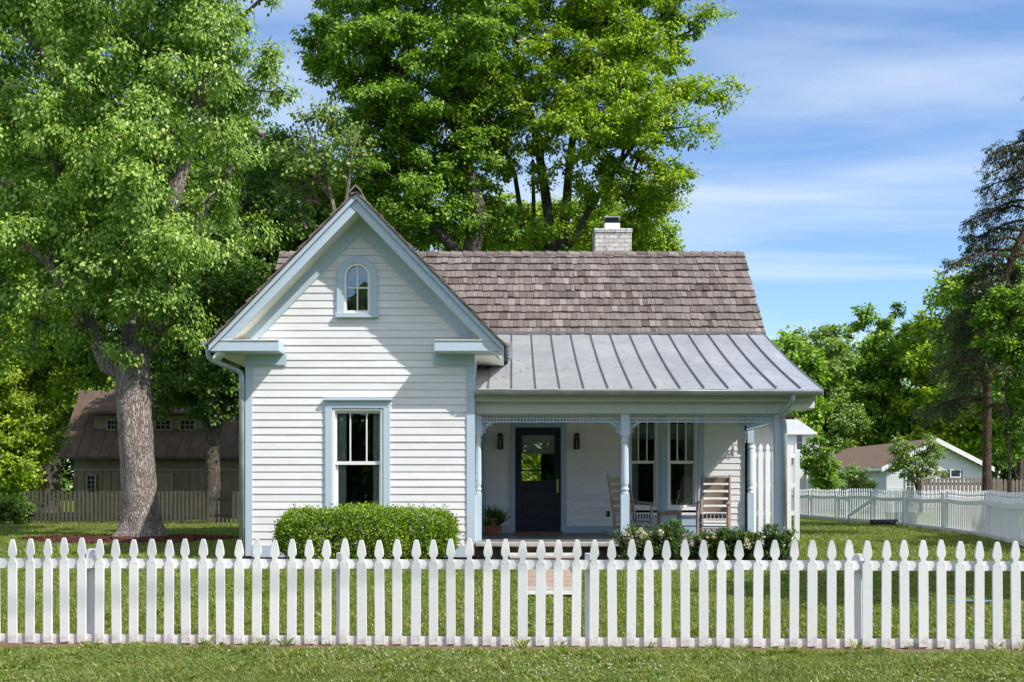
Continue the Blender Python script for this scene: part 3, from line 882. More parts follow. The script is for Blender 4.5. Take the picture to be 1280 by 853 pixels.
m = MB(); gutter(m, (XR + .02, 18.20, zr(1.555)), (5.03, 18.20, zr(1.54)), .066)
for k in range(8): m.box(XR + .3 + k * .72, XR + .33 + k * .72, 18.14, 18.30, zr(1.552), zr(1.562))
m.build('gutter', GUTTER, H, smooth=True)
m = MB(); gutter(m, (XC - HALF - .085, 17.86, zr(2.31)), (XC - HALF - .085, 22, zr(2.33)), .062); m.build('gutter', GUTTER, H)
m = MB(); gutter(m, (XC + HALF + .085, 17.92, zr(2.31)), (XC + HALF + .085, 20.3, zr(2.33)), .062)
for k in range(4):
    y = 18.0 + k * .62
    m.tube([(XC + HALF + .085 + .066 * math.cos(a), y, zr(2.31) - .068 * math.sin(a)) for a in np.linspace(0, math.pi, 9)], .006, 5)
m.build('gutter', GUTTER, H)

# --- downspouts
def spout(pts, r=.038):
    m = MB(); P_ = [Vector(p) for p in pts]; path = []
    for i in range(len(P_)):
        if i in (0, len(P_) - 1): path.append(P_[i]); continue
        a = P_[i] + (P_[i - 1] - P_[i]).normalized() * .09; b = P_[i] + (P_[i + 1] - P_[i]).normalized() * .09
        for t in (0, .25, .5, .75, 1): path.append(a * (1 - t) ** 2 + P_[i] * 2 * t * (1 - t) + b * t * t)
    m.tube(path, r, 12); return m
spout([(XC - HALF - .07, 18.00, zr(2.26)), (XC - HALF - .07, 18.02, zr(2.05)), (XL - .075, 18.30, zr(1.86)), (XL - .075, 18.31, zr(-1.10))], .042).build('downspout', GUTTER, H, smooth=True)
spout([(4.57, 18.20, zr(1.52)), (4.57, 18.22, zr(1.38)), (4.42, 18.45, zr(1.20)), (4.50, 18.49, zr(1.06)), (4.505, 18.49, zr(-1.05))], .040).build('downspout', GUTTER, H, smooth=True)

# --- gable window (3-over-1 sash)
def sash_window(name, x0, x1, z0, z1, yw, glass_y, zmeet, muntins, frame=.04, parent=H, hook=None):
    W_ = MB(); f = frame
    W_.box(x0, x0 + f, yw - .03, glass_y + .05, z0, z1); W_.box(x1 - f, x1, yw - .03, glass_y + .05, z0, z1)
    W_.box(x0 + f, x1 - f, yw - .03, glass_y + .05, z1 - f, z1); W_.box(x0 + f, x1 - f, yw - .03, glass_y + .05, z0, z0 + f * 1.6)
    w = W_.build(name, WHITE, parent, bevel=.004)
    a, b = x0 + f + .002, x1 - f - .002
    m = MB(); t = .036
    m.box(a, b, glass_y - .022, glass_y + .02, zmeet - .028, zmeet + .028)
    m.box(a, a + t * .6, glass_y - .018, glass_y + .018, zmeet + .028, z1 - f - .002); m.box(b - t * .6, b, glass_y - .018, glass_y + .018, zmeet + .028, z1 - f - .002)
    m.box(a + t * .6, b - t * .6, glass_y - .018, glass_y + .018, z1 - f - t, z1 - f - .002)
    for q in muntins: m.box(q - .011, q + .011, glass_y - .015, glass_y + .015, zmeet + .028, z1 - f - t)
    m.build('sash', WHITE, w)
    m = MB(); gy2 = glass_y + .04
    m.box(a, a + t, gy2 - .018, gy2 + .018, z0 + f * 1.6, zmeet - .03); m.box(b - t, b, gy2 - .018, gy2 + .018, z0 + f * 1.6, zmeet - .03)
    m.box(a + t, b - t, gy2 - .018, gy2 + .018, z0 + f * 1.6, z0 + f * 1.6 + t)
    m.build('sash', WHITE, w)
    m = MB()
    m.box(a + .01, b - .01, glass_y - .002, glass_y + .002, zmeet + .02, z1 - f - .01)
    m.box(a + .01, b - .01, gy2 - .002, gy2 + .002, z0 + f * 1.6 + .01, zmeet - .02)
    m.build('pane', GLASS, w)
    return w
def curtain(parent, x0, x1, z0, z1, y, seed=0):
    r_ = random.Random(seed); m = MB(); n = 28; v = []
    for i in range(n + 1):
        x = x0 + (x1 - x0) * i / n; yy = y + .025 * math.sin(i * 1.3 + seed) + r_.uniform(-.004, .004)
        v += [(x, yy, z0), (x, yy * .999 + .015, z1)]
    m.add(v, [(2 * i, 2 * i + 2, 2 * i + 3, 2 * i + 1) for i in range(n)])
    m.build('curtain', CURT, parent, smooth=True)
wx0, wx1 = gx_(415.5), gx_(479.5)
gw = sash_window('front_window', wx0, wx1, gz_(645), gz_(510.5), YW, YW + .05, gz_(579), [gx_(437.5), gx_(458)], .045)
curtain(gw, wx0 + .05, wx0 + .21, gz_(643), gz_(512), YW + .13, 1)
curtain(gw, wx1 - .19, wx1 - .04, gz_(643), gz_(512), YW + .13, 2)
m = MB(); yb_ = YW - .05
m.box(gx_(407), wx0 - .002, yb_, YW + .01, gz_(648), gz_(510.5)); m.box(wx1 + .002, gx_(488), yb_, YW + .01, gz_(648), gz_(510.5))
m.box(gx_(407), gx_(488), yb_ - .002, YW + .01, gz_(510.3), gz_(501.5)); m.box(gx_(405), gx_(490.5), yb_ - .05, YW + .01, gz_(501.3), gz_(498.6))
m.box(gx_(405), gx_(490), yb_ - .05, YW + .02, gz_(648.2), gz_(645.2))
m.build('window_trim', BLUE, gw, bevel=.003)

# --- arched window
def arch_band(m, xc, r0, r1, zs, zb, y0, y1, n=20):
    """band between inner half-width r0 and outer r1, arched about spring zs, down to zb"""
    def outline(r): return [(xc - r, zb)] + [(xc + r * math.cos(math.pi - math.pi * k / n), zs + r * math.sin(math.pi * k / n)) for k in range(n + 1)] + [(xc + r, zb)]
    A, B = outline(r0), outline(r1)
    for i in range(len(A) - 1):
        a0, a1, b0, b1 = A[i], A[i + 1], B[i], B[i + 1]
        m.hexa([(a0[0], y0, a0[1]), (b0[0], y0, b0[1]), (b0[0], y1, b0[1]), (a0[0], y1, a0[1]), (a1[0], y0, a1[1]), (b1[0], y0, b1[1]), (b1[0], y1, b1[1]), (a1[0], y1, a1[1])])
xa = gx_(446.8); ro = (gx_(472) - gx_(421.7)) / 2; ri = (gx_(463.3) - gx_(430.3)) / 2; rg = (gx_(460) - gx_(433.7)) / 2
zs = gz_(345.8); zb = gz_(392)
aw = MB(); arch_band(aw, xa, rg, ri, zs, zb, YW - .035, YW + .06)
aw.box(xa - rg, xa + rg, YW - .035, YW + .06, zb, gz_(388.6)); aw = aw.build('arched_window', WHITE, H)
m = MB(); arch_band(m, xa, ri + .001, ro, zs, zb, YW - .055, YW + .01)
m.build('window_trim', BLUE, aw)
m = MB(); m.box(gx_(420), gx_(473.5), YW - .085, YW + .01, gz_(397.8), gz_(392.1)); m.build('window_sill', BLUE, aw, bevel=.004)
m = MB(); m.box(xa - .010, xa + .010, YW - .01, YW + .03, gz_(388.5), zs + rg - .002); m.box(xa - rg, xa + rg, YW - .008, YW + .028, gz_(361), gz_(359.3)); m.build('muntin', WHITE, aw)
m = MB(); pts = [(xa - rg, gz_(388.6))] + [(xa + rg * math.cos(math.pi - math.pi * k / 16), zs + rg * math.sin(math.pi * k / 16)) for k in range(17)] + [(xa + rg, gz_(388.6))]
m.prism_y(pts[::-1], YW + .012, YW + .016); m.build('pane', GLASS, aw)
m = MB(); m.box(xa - .4, xa + .4, YW + .5, YW + .52, gz_(398), zs + .4); m.build('blind_board', ROOM, aw)

# --- porch windows
pw1 = sash_window('porch_window', *W1, YB, YB + .05, bz_(578), [bx_(798.3), bx_(809)], .04)
pw2 = sash_window('porch_window', *W2, YB, YB + .05, bz_(578), [bx_(847), bx_(858)], .04)
curtain(pw1, W1[0] + .04, W1[0] + .21, W1[2], W1[3], YB + .13, 3)
curtain(pw2, W2[1] - .24, W2[1] - .04, W2[2], W2[3], YB + .13, 4)
m = MB(); y0 = YB - .05
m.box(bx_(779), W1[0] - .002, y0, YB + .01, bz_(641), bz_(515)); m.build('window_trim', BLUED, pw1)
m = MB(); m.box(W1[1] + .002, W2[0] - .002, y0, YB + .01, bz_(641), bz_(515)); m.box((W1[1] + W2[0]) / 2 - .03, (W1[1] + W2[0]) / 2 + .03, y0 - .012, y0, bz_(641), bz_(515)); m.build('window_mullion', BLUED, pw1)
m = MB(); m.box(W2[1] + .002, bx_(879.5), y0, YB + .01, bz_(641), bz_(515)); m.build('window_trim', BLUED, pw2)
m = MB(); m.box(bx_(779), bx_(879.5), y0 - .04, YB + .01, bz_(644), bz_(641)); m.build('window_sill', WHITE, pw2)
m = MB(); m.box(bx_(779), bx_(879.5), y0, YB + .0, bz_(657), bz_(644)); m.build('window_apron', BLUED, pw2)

# --- door
m = MB(); y0 = YB - .045
m.box(bx_(638), DOOR[0], y0, YB + .04, bz_(667), bz_(525)); m.box(DOOR[1], bx_(708), y0, YB + .04, bz_(667), bz_(525)); m.box(DOOR[0], DOOR[1], y0, YB + .04, DOOR[3], bz_(525))
m.box(bx_(636.5), bx_(709.5), y0 - .02, y0, bz_(526.5), bz_(524.2))
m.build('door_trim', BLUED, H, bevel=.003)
dx0, dx1 = bx_(645), bx_(700.3); dz0, dz1 = bz_(666), bz_(535); yd = YB + .02
gx0, gx1, gz0, gz1 = bx_(652), bx_(693.5), bz_(601), bz_(544)
D = MB()
D.box(dx0, gx0, yd, yd + .045, dz0, dz1); D.box(gx1, dx1, yd, yd + .045, dz0, dz1); D.box(gx0, gx1, yd, yd + .045, gz1, dz1)
# rails and recessed panels below
zz = [gz0, bz_(613.5), bz_(629.5), bz_(645.5), dz0]
D.box(gx0, gx1, yd + .014, yd + .04, dz0, gz0)
for k, (t0, t1) in enumerate(((bz_(604), gz0), (bz_(615), bz_(612)), (bz_(631), bz_(628)), (bz_(647), bz_(644)), (dz0, bz_(661)))):
    D.box(gx0, gx1, yd, yd + .014, t0, t1)
door = D.build('front_door', NAVY, H, bevel=.003)
m = MB(); m.box(gx0 - .005, gx1 + .005, yd + .018, yd + .022, gz0 - .005, gz1 + .005); m.build('door_glass', GLASS, door)
m = MB(); n = 10; v = []
shz = bz_(567.5)
for i in range(n + 1):
    z = gz1 - (gz1 - shz) * i / n; o_ = .006 * math.sin(i * 1.1)
    v += [(gx0 + .01, yd + .06 + o_, z), (gx1 - .01, yd + .06 + o_, z)]
m.add(v, [(2 * i, 2 * i + 2, 2 * i + 3, 2 * i + 1) for i in range(n)])
m.box(gx0 + .015, gx1 - .015, yd + .04, yd + .075, shz - .0, shz + .05); m.box(gx0 + .015, gx1 - .015, yd + .045, yd + .07, shz + .055, shz + .10)
m.build('door_shade', SHADE, door)
m = MB(); hx = bx_(697); m.box(hx - .022, hx + .022, yd - .01, yd, bz_(616), bz_(599)); m.tube([(hx, yd - .01, bz_(607)), (hx, yd - .05, bz_(607)), (hx, yd - .05, bz_(612.5)), (hx, yd - .01, bz_(614))], .009, 8)
m.lathe(hx, yd - .02, [(.014, bz_(602.5)), (.014, bz_(600.8))], 10); m.build('handle', BRASS, door)
m = MB(); m.box(bx_(642.5), bx_(703.5), YB - .16, YB + .06, zr(-.918), zr(-.885)); m.build('threshold', THRESH, H, bevel=.004)
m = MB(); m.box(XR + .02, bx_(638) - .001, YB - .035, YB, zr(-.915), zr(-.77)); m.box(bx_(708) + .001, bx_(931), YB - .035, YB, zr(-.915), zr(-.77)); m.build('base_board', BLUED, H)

# --- porch floor + foundation + step
m = MB(); m.box(XR + .024, 4.62, 18.45, YB - .002, zr(-.96), zr(-.917)); m.build('porch_floor', PORCHF, H)
m = MB(); m.box(XR + .03, 4.66, 18.22, 18.449, zr(-.985), zr(-.915)); m.build('porch_edge', CONC, H, bevel=.012)
m = MB(); r_ = random.Random(4)
m.box(XR + .03, 4.64, 18.34, 18.5, .1, zr(-.986)); 
m.box(4.5, 4.64, 18.5, YB, .1, zr(-.986))
m.build('porch_foundation', ROCK, H)
m = MB(); m.box(-.02, 1.06, 17.62, 18.30, zr(-1.125), zr(-1.085)); m.box(-.02, 1.06, 17.66, 18.3, .1, zr(-1.125)); 
st = MB(); st.mat(LIMEST); st.box(-.04, 1.06, 17.60, 18.33, zr(-1.135), zr(-1.085)); st.mat(WALKB); st.box(0, 1.02, 17.65, 18.33, .12, zr(-1.136)); st.build('porch_step', None, H, bevel=.006)

# --- porch posts
def post(cx, cy, w, mats=BLUE, ztop=zr(1.20), half=None):
    h = w / 2; m = MB()
    zb0 = zr(-.915); z1 = zr(-.13); z2 = zr(.84)
    m.box(cx - h, cx + h, cy - h, cy + h, zb0, z1); m.box(cx - h, cx + h, cy - h, cy + h, z2, ztop)
    prof = [(h * .95, z1), (h * 1.0, z1 + .015), (h * .8, z1 + .03), (h * .8, z1 + .05), (h * 1.0, z1 + .065), (h * 1.0, z1 + .09), (h * .8, z1 + .105), (h * .78, z1 + .13), (h * .93, z1 + .17), (h * .97, z1 + .25), (h * .93, z1 + .45), (h * .85, z2 - .16), (h * .82, z2 - .12), (h * .98, z2 - .10), (h * .98, z2 - .075), (h * .8, z2 - .06), (h * .85, z2 - .03), (h * .98, z2 - .01), (h * .98, z2)]
    m.lathe(cx, cy, prof, 20)
    return m.build('porch_post', mats, H)
post(1.875, 18.61, .14)
m = MB(); m.box(4.355, 4.485, 18.545, 18.675, zr(-.915), zr(1.20)); m.box(4.345, 4.495, 18.535, 18.685, zr(-.913), zr(-.78)); m.build('porch_post', BLUE, H, bevel=.004)
post(XR + .075, 18.61, .10)
post(bx_(937), YB - .062, .12)
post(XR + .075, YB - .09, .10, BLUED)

# --- fretwork and brackets
def fret(x0, x1, y):
    m = MB()
    m.box(x0, x1, y - .012, y + .012, zr(1.175), zr(1.199)); m.box(x0, x1, y - .010, y + .010, zr(1.06), zr(1.078)); m.box(x0, x1, y - .008, y + .008, zr(1.118), zr(1.130))
    x = x0 + .03
    while x < x1 - .02:
        m.lathe(x, y, [(.006, zr(1.078)), (.015, zr(1.090)), (.007, zr(1.105)), (.007, zr(1.150)), (.013, zr(1.162)), (.006, zr(1.175))], 6)
        x += .055
    return m.build('fretwork', BLUE, H)
fret(XR + .13, 1.80, 18.61); fret(1.95, 4.355, 18.61)
m = MB()
m.box(4.51, 4.53, 18.70, YB - .2, zr(1.175), zr(1.199)); m.box(4.51, 4.53, 18.70, YB - .2, zr(1.06), zr(1.078))
y = 18.75
while y < YB - .25: m.box(4.514, 4.526, y - .007, y + .007, zr(1.078), zr(1.175)); y += .055
m.build('fretwork', BLUE, H)
def bracket(x, y, sx, axis='x'):
    m = MB()
    def T(a, z): return (x + sx * a, y, z) if axis == 'x' else (x, y + sx * a, z)
    L = .20
    zt = zr(1.06)
    arc = [T(L - L * math.cos(t) * 1.0 if False else L * (1 - math.sin(t)), zt - L * 1.05 * (1 - math.cos(t))) for t in np.linspace(0, math.pi / 2, 9)]
    m.tube(arc, .008, 6)
    m.tube([T(0.004, zt), T(.004, zt - L * 1.08)], .010, 6)
    for (a, d, r) in ((.055, .06, .038), (.13, .035, .022), (.04, .15, .022)):
        m.tube([T(a + r * math.cos(t), zt - d + r * math.sin(t)) for t in np.linspace(0, 2 * math.pi, 13)], .007, 5)
    for t in np.linspace(.2, 1.4, 7):
        p = T(L * (1 - math.sin(t)), zt - L * 1.05 * (1 - math.cos(t)))
        m.tube([Vector(p) + Vector((0, -.008, 0)), Vector(p) + Vector((0, .008, 0))], .014, 6)
    return m.build('bracket', BLUE, H)
bracket(XR + .13, 18.61, 1); bracket(1.80, 18.61, -1); bracket(1.95, 18.61, 1); bracket(4.355, 18.61, -1)
bracket(4.52, 18.71, 1, 'y'); bracket(4.52, YB - .14, -1, 'y')

# rear wing seen past the porch
m = MB()
siding(m, lambda a, b: [(4.72, 6.32)], .3, zr(1.52), 26.0, e=.125)
siding(m, lambda a, b: [(26.0, 27.3)], .3, zr(1.52), 6.32, axis='x', sgn=1)
m.build('rear_wing_wall', SIDING, H)
m = MB(); m.hexa([(4.72, 25.1, zr(1.64)), (6.45, 25.1, zr(1.54)), (6.45, 27.3, zr(1.62)), (4.72, 27.3, zr(1.95)), (4.72, 25.1, zr(1.70)), (6.45, 25.1, zr(1.59)), (6.45, 27.3, zr(1.67)), (4.72, 27.3, zr(2.0))])
m.build('rear_wing_roof', DKROOF, H)
m = MB(); m.box(bx_(758.5), bx_(762), YB - .04, YB - .022, bz_(646), bz_(639)); m.build('outlet_box', BLACK, H)

# --- wall lanterns
def lantern(px, label):
    x = bx_(px); t = thing('wall_lantern', label, 'lantern', (x, YB - .02, bz_(552)), 'wall lanterns beside the door')
    z0, z1 = bz_(562), bz_(542); w = .055
    m = MB(); pl = [(x - w, z0), (x + w, z0), (x + w, z1 - .04)] + [(x + w * math.cos(a), z1 - .05 + .05 * math.sin(a)) for a in np.linspace(0, math.pi, 9)] + [(x - w, z1 - .04)]
    m.prism_y(pl[::-1], YB - .045, YB - .022); m.build('back_plate', BLACK, t)
    m = MB()
    m.box(x - w, x + w, YB - .13, YB - .045, z0, z0 + .025)
    for sx in (-1, 1): m.box(x + sx * (w - .006) - .006, x + sx * (w - .006) + .006, YB - .13, YB - .118, z0 + .025, z1 - .05)
    pl = [(x - w - .004, z1 - .055)] + [(x + (w + .004) * math.cos(a), z1 - .05 + .055 * math.sin(a)) for a in np.linspace(math.pi, 0, 9)] + [(x + w + .004, z1 - .055)]
    m.prism_y(pl, YB - .134, YB - .045); m.build('frame', BLACK, t)
    m = MB(); m.box(x - w + .01, x + w - .01, YB - .122, YB - .119, z0 + .025, z1 - .055); m.build('pane', GLASS, t)
    m = MB(); m.lathe(x, YB - .085, [(.012, z0 + .025), (.012, z0 + .10), (.016, z0 + .11), (.012, z0 + .16), (.003, z0 + .18)], 8); m.build('bulb', WHITE, t)
lantern(625.5, 'black wall lantern on the white siding to the left of the navy door')
lantern(720.5, 'black wall lantern on the white siding to the right of the navy door')

# --- rocking chairs
def rocking_chair(label, loc, rz):
    t = thing('rocking_chair', label, 'rocking chair', (0, 0, 0), 'wooden rocking chairs on the porch')
    w = .27; m = MB()
    zr0 = .05
    for sx in (-1, 1):      # rockers
        m = MB(); pts = [(sx * w, -.42 + .92 * k / 14, .035 + .10 * ((k / 14 - .45) * 1.6) ** 2) for k in range(15)]
        v = []
        for (x, y, z) in pts: v += [(x - .014, y, z - .018), (x + .014, y, z - .018), (x + .014, y, z + .018), (x - .014, y, z + .018)]
        L = len(pts)
        m.add(v, [(j * 4 + i, j * 4 + (i + 1) % 4, (j + 1) * 4 + (i + 1) % 4, (j + 1) * 4 + i) for j in range(L - 1) for i in range(4)] + [(0, 3, 2, 1), (4 * L - 4, 4 * L - 3, 4 * L - 2, 4 * L - 1)])
        m.build('rocker', CHAIRW, t)
        m = MB(); m.tube([(sx * w, -.23, .05), (sx * w, -.23, .30), (sx * w, -.235, .60)], [.022, .027, .023], 8); m.build('leg', CHAIRW, t)
        m = MB(); m.tube([(sx * (w - .01), .17, .05), (sx * (w - .01), .19, .40), (sx * (w - .015), .27, .75), (sx * (w - .02), .36, 1.10), (sx * (w - .02), .372, 1.15)], [.023, .027, .024, .020, .010], 8); m.build('leg', CHAIRW, t)
        m = MB()  # arm
        pts = [(sx * (w - .01), .245, .66), (sx * w, .1, .645), (sx * (w + .01), -.1, .63), (sx * (w + .012), -.27, .625), (sx * (w + .012), -.31, .61)]
        ws = [.022, .026, .034, .038, .02]; v = []
        for (x, y, z), ww in zip(pts, ws): v += [(x - ww, y, z - .010), (x + ww, y, z - .010), (x + ww, y, z + .010), (x - ww, y, z + .010)]
        L = len(pts)
        m.add(v, [(j * 4 + i, j * 4 + (i + 1) % 4, (j + 1) * 4 + (i + 1) % 4, (j + 1) * 4 + i) for j in range(L - 1) for i in range(4)] + [(0, 3, 2, 1), (4 * L - 4, 4 * L - 3, 4 * L - 2, 4 * L - 1)])
        m.build('arm', CHAIRW, t)
    for k in range(5):      # back slats, gently curved
        z = .50 + k * .135; yb = .21 + (z - .42) * .22; m = MB(); v = []; hh = .043 if k < 4 else .048
        for i in range(9):
            x = -w + .02 + (2 * w - .04) * i / 8; c = .03 * (1 - (x / w) ** 2)
            top = hh + (.012 * (1 - (x / w) ** 2))
            v += [(x, yb + c, z - hh), (x, yb + c + .012, z - hh), (x, yb + c + .012 + .012, z + top), (x, yb + c + .012, z + top)]
        m.add(v, [(j * 4 + i, j * 4 + (i + 1) % 4, (j + 1) * 4 + (i + 1) % 4, (j + 1) * 4 + i) for j in range(8) for i in range(4)] + [(0, 3, 2, 1), (32, 33, 34, 35)])
        m.build('back_slat', CHAIRW, t)
    m = MB()
    for z in (.17, .27):
        m.tube([(-w, -.23, z), (w, -.23, z)], .011, 6)
        for sx in (-1, 1): m.tube([(sx * w, -.23, z + .02), (sx * w, .18, z + .02)], .011, 6)
    m.tube([(-w, .18, .2), (w, .18, .2)], .011, 6)
    for a, b in (((-w, -.23, .405), (w, -.23, .405)), ((-w, .19, .385), (w, .19, .385))): m.tube([a, b], .014, 8)
    m.build('stretcher', CHAIRW, t)
    m = MB(); n = 15
    for i in range(n):
        a = -w + .01 + (2 * w - .02) * i / n; b = a + (2 * w - .02) / n - .001
        wh_ = i % 2 == 0
        if wh_: a, b = a + .008, b - .008
        else: a, b = a - .007, b + .007
        m.mat(WEAVEW if wh_ else WEAVED)
        sk = .018
        m.hexa([(a, -.25, .352), (b, -.25, .352), (b + sk, .2, .365), (a + sk, .2, .365), (a + sk * .3, -.25, .425), (b + sk * .3, -.25, .425), (b + sk, .2, .402), (a + sk, .2, .402)])
    for j in range(6):
        m.mat(WEAVED); m.box(-w + .02, w - .02, -.19 + j * .065, -.155 + j * .065, .41, .4275 - j * .002)
    m.build('seat', None, t)
    t.location = loc; t.rotation_euler = (0, 0, rz)
    return t
ZF = zr(-.917) + .0
rocking_chair('weathered wooden rocking chair turned towards the side table, half behind the middle porch post', (2.17, 20.30, ZF - .015), R(38))
rocking_chair('weathered wooden rocking chair facing the lawn, beside the right porch window', (3.66, 20.30, ZF - .015), R(-16))

t = thing('side_table', 'small square wooden side table between the two rocking chairs', 'side table', (2.88, 20.5, ZF))
for sx in (-1, 1):
    for sy in (-1, 1):
        m = MB(); m.tube([(2.88 + sx * .19, 20.5 + sy * .16, ZF), (2.88 + sx * .18, 20.5 + sy * .15, ZF + .44)], .020, 8); m.build('leg', CHAIRW, t)
m = MB()
for k in range(6): m.box(2.88 - .22, 2.88 + .22, 20.5 - .20 + k * .068, 20.5 - .138 + k * .068, ZF + .44, ZF + .462)
m.build('table_top', CHAIRW, t)
m = MB()
for sy in (-1, 1): m.tube([(2.70, 20.5 + sy * .15, ZF + .16), (3.06, 20.5 + sy * .15, ZF + .16)], .011, 6); m.box(2.70, 3.06, 20.5 + sy * .15 - .01, 20.5 + sy * .15 + .01, ZF + .39, ZF + .438)
m.build('stretcher', CHAIRW, t)

# ================================================================== FOLIAGE TOOLS
def leaf_quads(c, a, n, L, Wd):
    """c centers, a length directions, n normals (N,3); returns (4N,3) diamonds slightly folded"""
    a = a / np.linalg.norm(a, axis=1, keepdims=True)
    b = np.cross(a, n); b /= np.linalg.norm(b, axis=1, keepdims=True) + 1e-9
    nn = np.cross(b, a)
    L = L[:, None]; Wd = Wd[:, None]
    p0 = c; p1 = c + a * L * .42 + b * Wd * .5 - nn * L * .06; p2 = c + a * L - nn * L * .22; p3 = c + a * L * .42 - b * Wd * .5 - nn * L * .06
    return np.stack([p0, p1, p2, p3], 1).reshape(-1, 3)

def rdir(g, n): 
    v = g.normal(size=(n, 3)); return v / np.linalg.norm(v, axis=1, keepdims=True)

def clump_leaves(g, centers, crad, per, size, droop=.4, flat=.65, subs=6, aspect=.75, upbias=.8):
    K = len(centers)
    C = np.repeat(centers, per, axis=0); cr_ = np.repeat(crad, per)[:, None]
    sub = rdir(g, K * subs).reshape(K, subs, 3) * g.uniform(.35, 1.0, (K, subs, 1))
    idx = g.integers(0, subs, K * per); ck = np.repeat(np.arange(K), per)
    so = sub[ck, idx]
    pos = C + (so + g.normal(0, .24, (K * per, 3))) * cr_ * np.array([1, 1, flat])
    outd = pos - C; outd /= np.linalg.norm(outd, axis=1, keepdims=True) + 1e-6
    a = outd * .8 + rdir(g, K * per) * .8 + np.array([0, 0, -droop])
    n = rdir(g, K * per) * .62 + np.array([tosun.x, tosun.y, tosun.z]) * 1.0 + np.array([0, 0, upbias * .3]) + outd * .35   # leaves turn to the light
    L = size * g.uniform(.65, 1.35, K * per)
    return leaf_quads(pos, a, n, L, L * aspect)

def grow(g, base_nodes, targets, step=.7, sag=.0):
    """base_nodes: list of (pos, parent, rmin). returns nodes, parents, radius"""
    nodes = [np.array(p[0], float) for p in base_nodes]; par = [p[1] for p in base_nodes]; rmin = [p[2] for p in base_nodes]
    base = np.array(nodes)
    d = np.array([np.min(np.linalg.norm(base - t, axis=1)) for t in targets])
    ends = []
    A = np.array(nodes)
    for i in np.argsort(d):
        t = targets[i]
        dd = np.linalg.norm(A - t, axis=1) + np.maximum(0, A[:, 2] - t[2]) * .8
        j = int(np.argmin(dd)); p = A[j]; L = np.linalg.norm(t - p)
        k = max(1, int(L / step)); prev = j; new = []
        wob = g.normal(0, .10, 3) * L
        for q in range(1, k + 1):
            f = q / k; pt = p + (t - p) * f + wob * math.sin(math.pi * f) + g.normal(0, .04, 3) * min(L, 1) * (f < 1)
            nodes.append(pt); par.append(prev); rmin.append(0); prev = len(nodes) - 1; new.append(pt)
        A = np.vstack([A] + [x[None] for x in new]); ends.append(prev)
    n = len(nodes); acc = np.zeros(n)
    for e in ends: acc[e] += .013 ** 2.2
    for i in range(n - 1, -1, -1):
        if par[i] is not None and par[i] >= 0 and par[i] < i: acc[par[i]] += acc[i]
    r = acc ** (1 / 2.2)
    r = np.maximum(r, rmin)
    return nodes, par, r

def branch_mesh(nodes, par, r, rmax=9, sides=6, minr=.011, skip=0):
    m = MB()
    for i in range(len(nodes)):
        j = par[i]
        if j is None or j < 0 or i < skip: continue
        r1 = min(max(r[i], .008), rmax); r0 = min(max(r[j] if i >= skip and j >= skip else r[i] * 1.1, .008), rmax)
        r0 = min(r0, r1 * 1.6)
        if r1 < minr: r1 = minr
        m.tube([nodes[j], nodes[i]], [max(r0, minr), r1], sides, False)
    return m

def loft_trunk(pts, sides=26, flare=.0, seed=0, lumps=.06, sub=6, rough=.02):
    """pts: (x,y,z,r) centre line"""
    g = np.random.default_rng(seed); P_ = []
    for i in range(len(pts) - 1):
        for k in range(sub):
            t = k / sub; t2 = t * t * (3 - 2 * t)
            p = [pts[i][q] * (1 - t) + pts[i + 1][q] * t for q in range(3)] + [pts[i][3] * (1 - t2) + pts[i + 1][3] * t2]; P_.append(p)
    P_.append(list(pts[-1])); n = len(P_)
    m = MB(); v = []; ph = g.uniform(0, 6.28, 6)
    z0 = P_[0][2]
    for i, (x, y, z, r) in enumerate(P_):
        h = z - z0; fl = flare * math.exp(-h / .38)
        for k in range(sides):
            a = 2 * math.pi * k / sides
            lob = 1 + fl * (1 + .6 * math.sin(5 * a + ph[0]) + .3 * math.sin(3 * a + ph[1])) + lumps * math.sin(2 * a + ph[2] + h * .7) + lumps * .6 * math.sin(3 * a + ph[3] - h * 1.1)
            rr = r * lob + g.normal(0, rough) * r
            v.append((x + rr * math.cos(a), y + rr * math.sin(a), z))
    m.add(v, [(i * sides + k, i * sides + (k + 1) % sides, (i + 1) * sides + (k + 1) % sides, (i + 1) * sides + k) for i in range(n - 1) for k in range(sides)])
    return m

def blob_points(g, blobs, n, shell=.5):
    vol = np.array([(b[3] * b[4] * b[5]) ** .75 for b in blobs]); cnt = np.maximum(1, (n * vol / vol.sum()).astype(int))
    out = []
    for b, c in zip(blobs, cnt):
        d = rdir(g, c); ph = g.uniform(0, 6.28, 3)
        wob = 1 + .14 * np.sin(d[:, 0] * 4 + ph[0]) * np.sin(d[:, 2] * 5 + ph[1])
        rr = (shell + (1 - shell) * g.uniform(0, 1, c) ** .6) * wob
        out.append(np.array(b[:3]) + d * rr[:, None] * np.array(b[3:6]))
    return np.vstack(out)

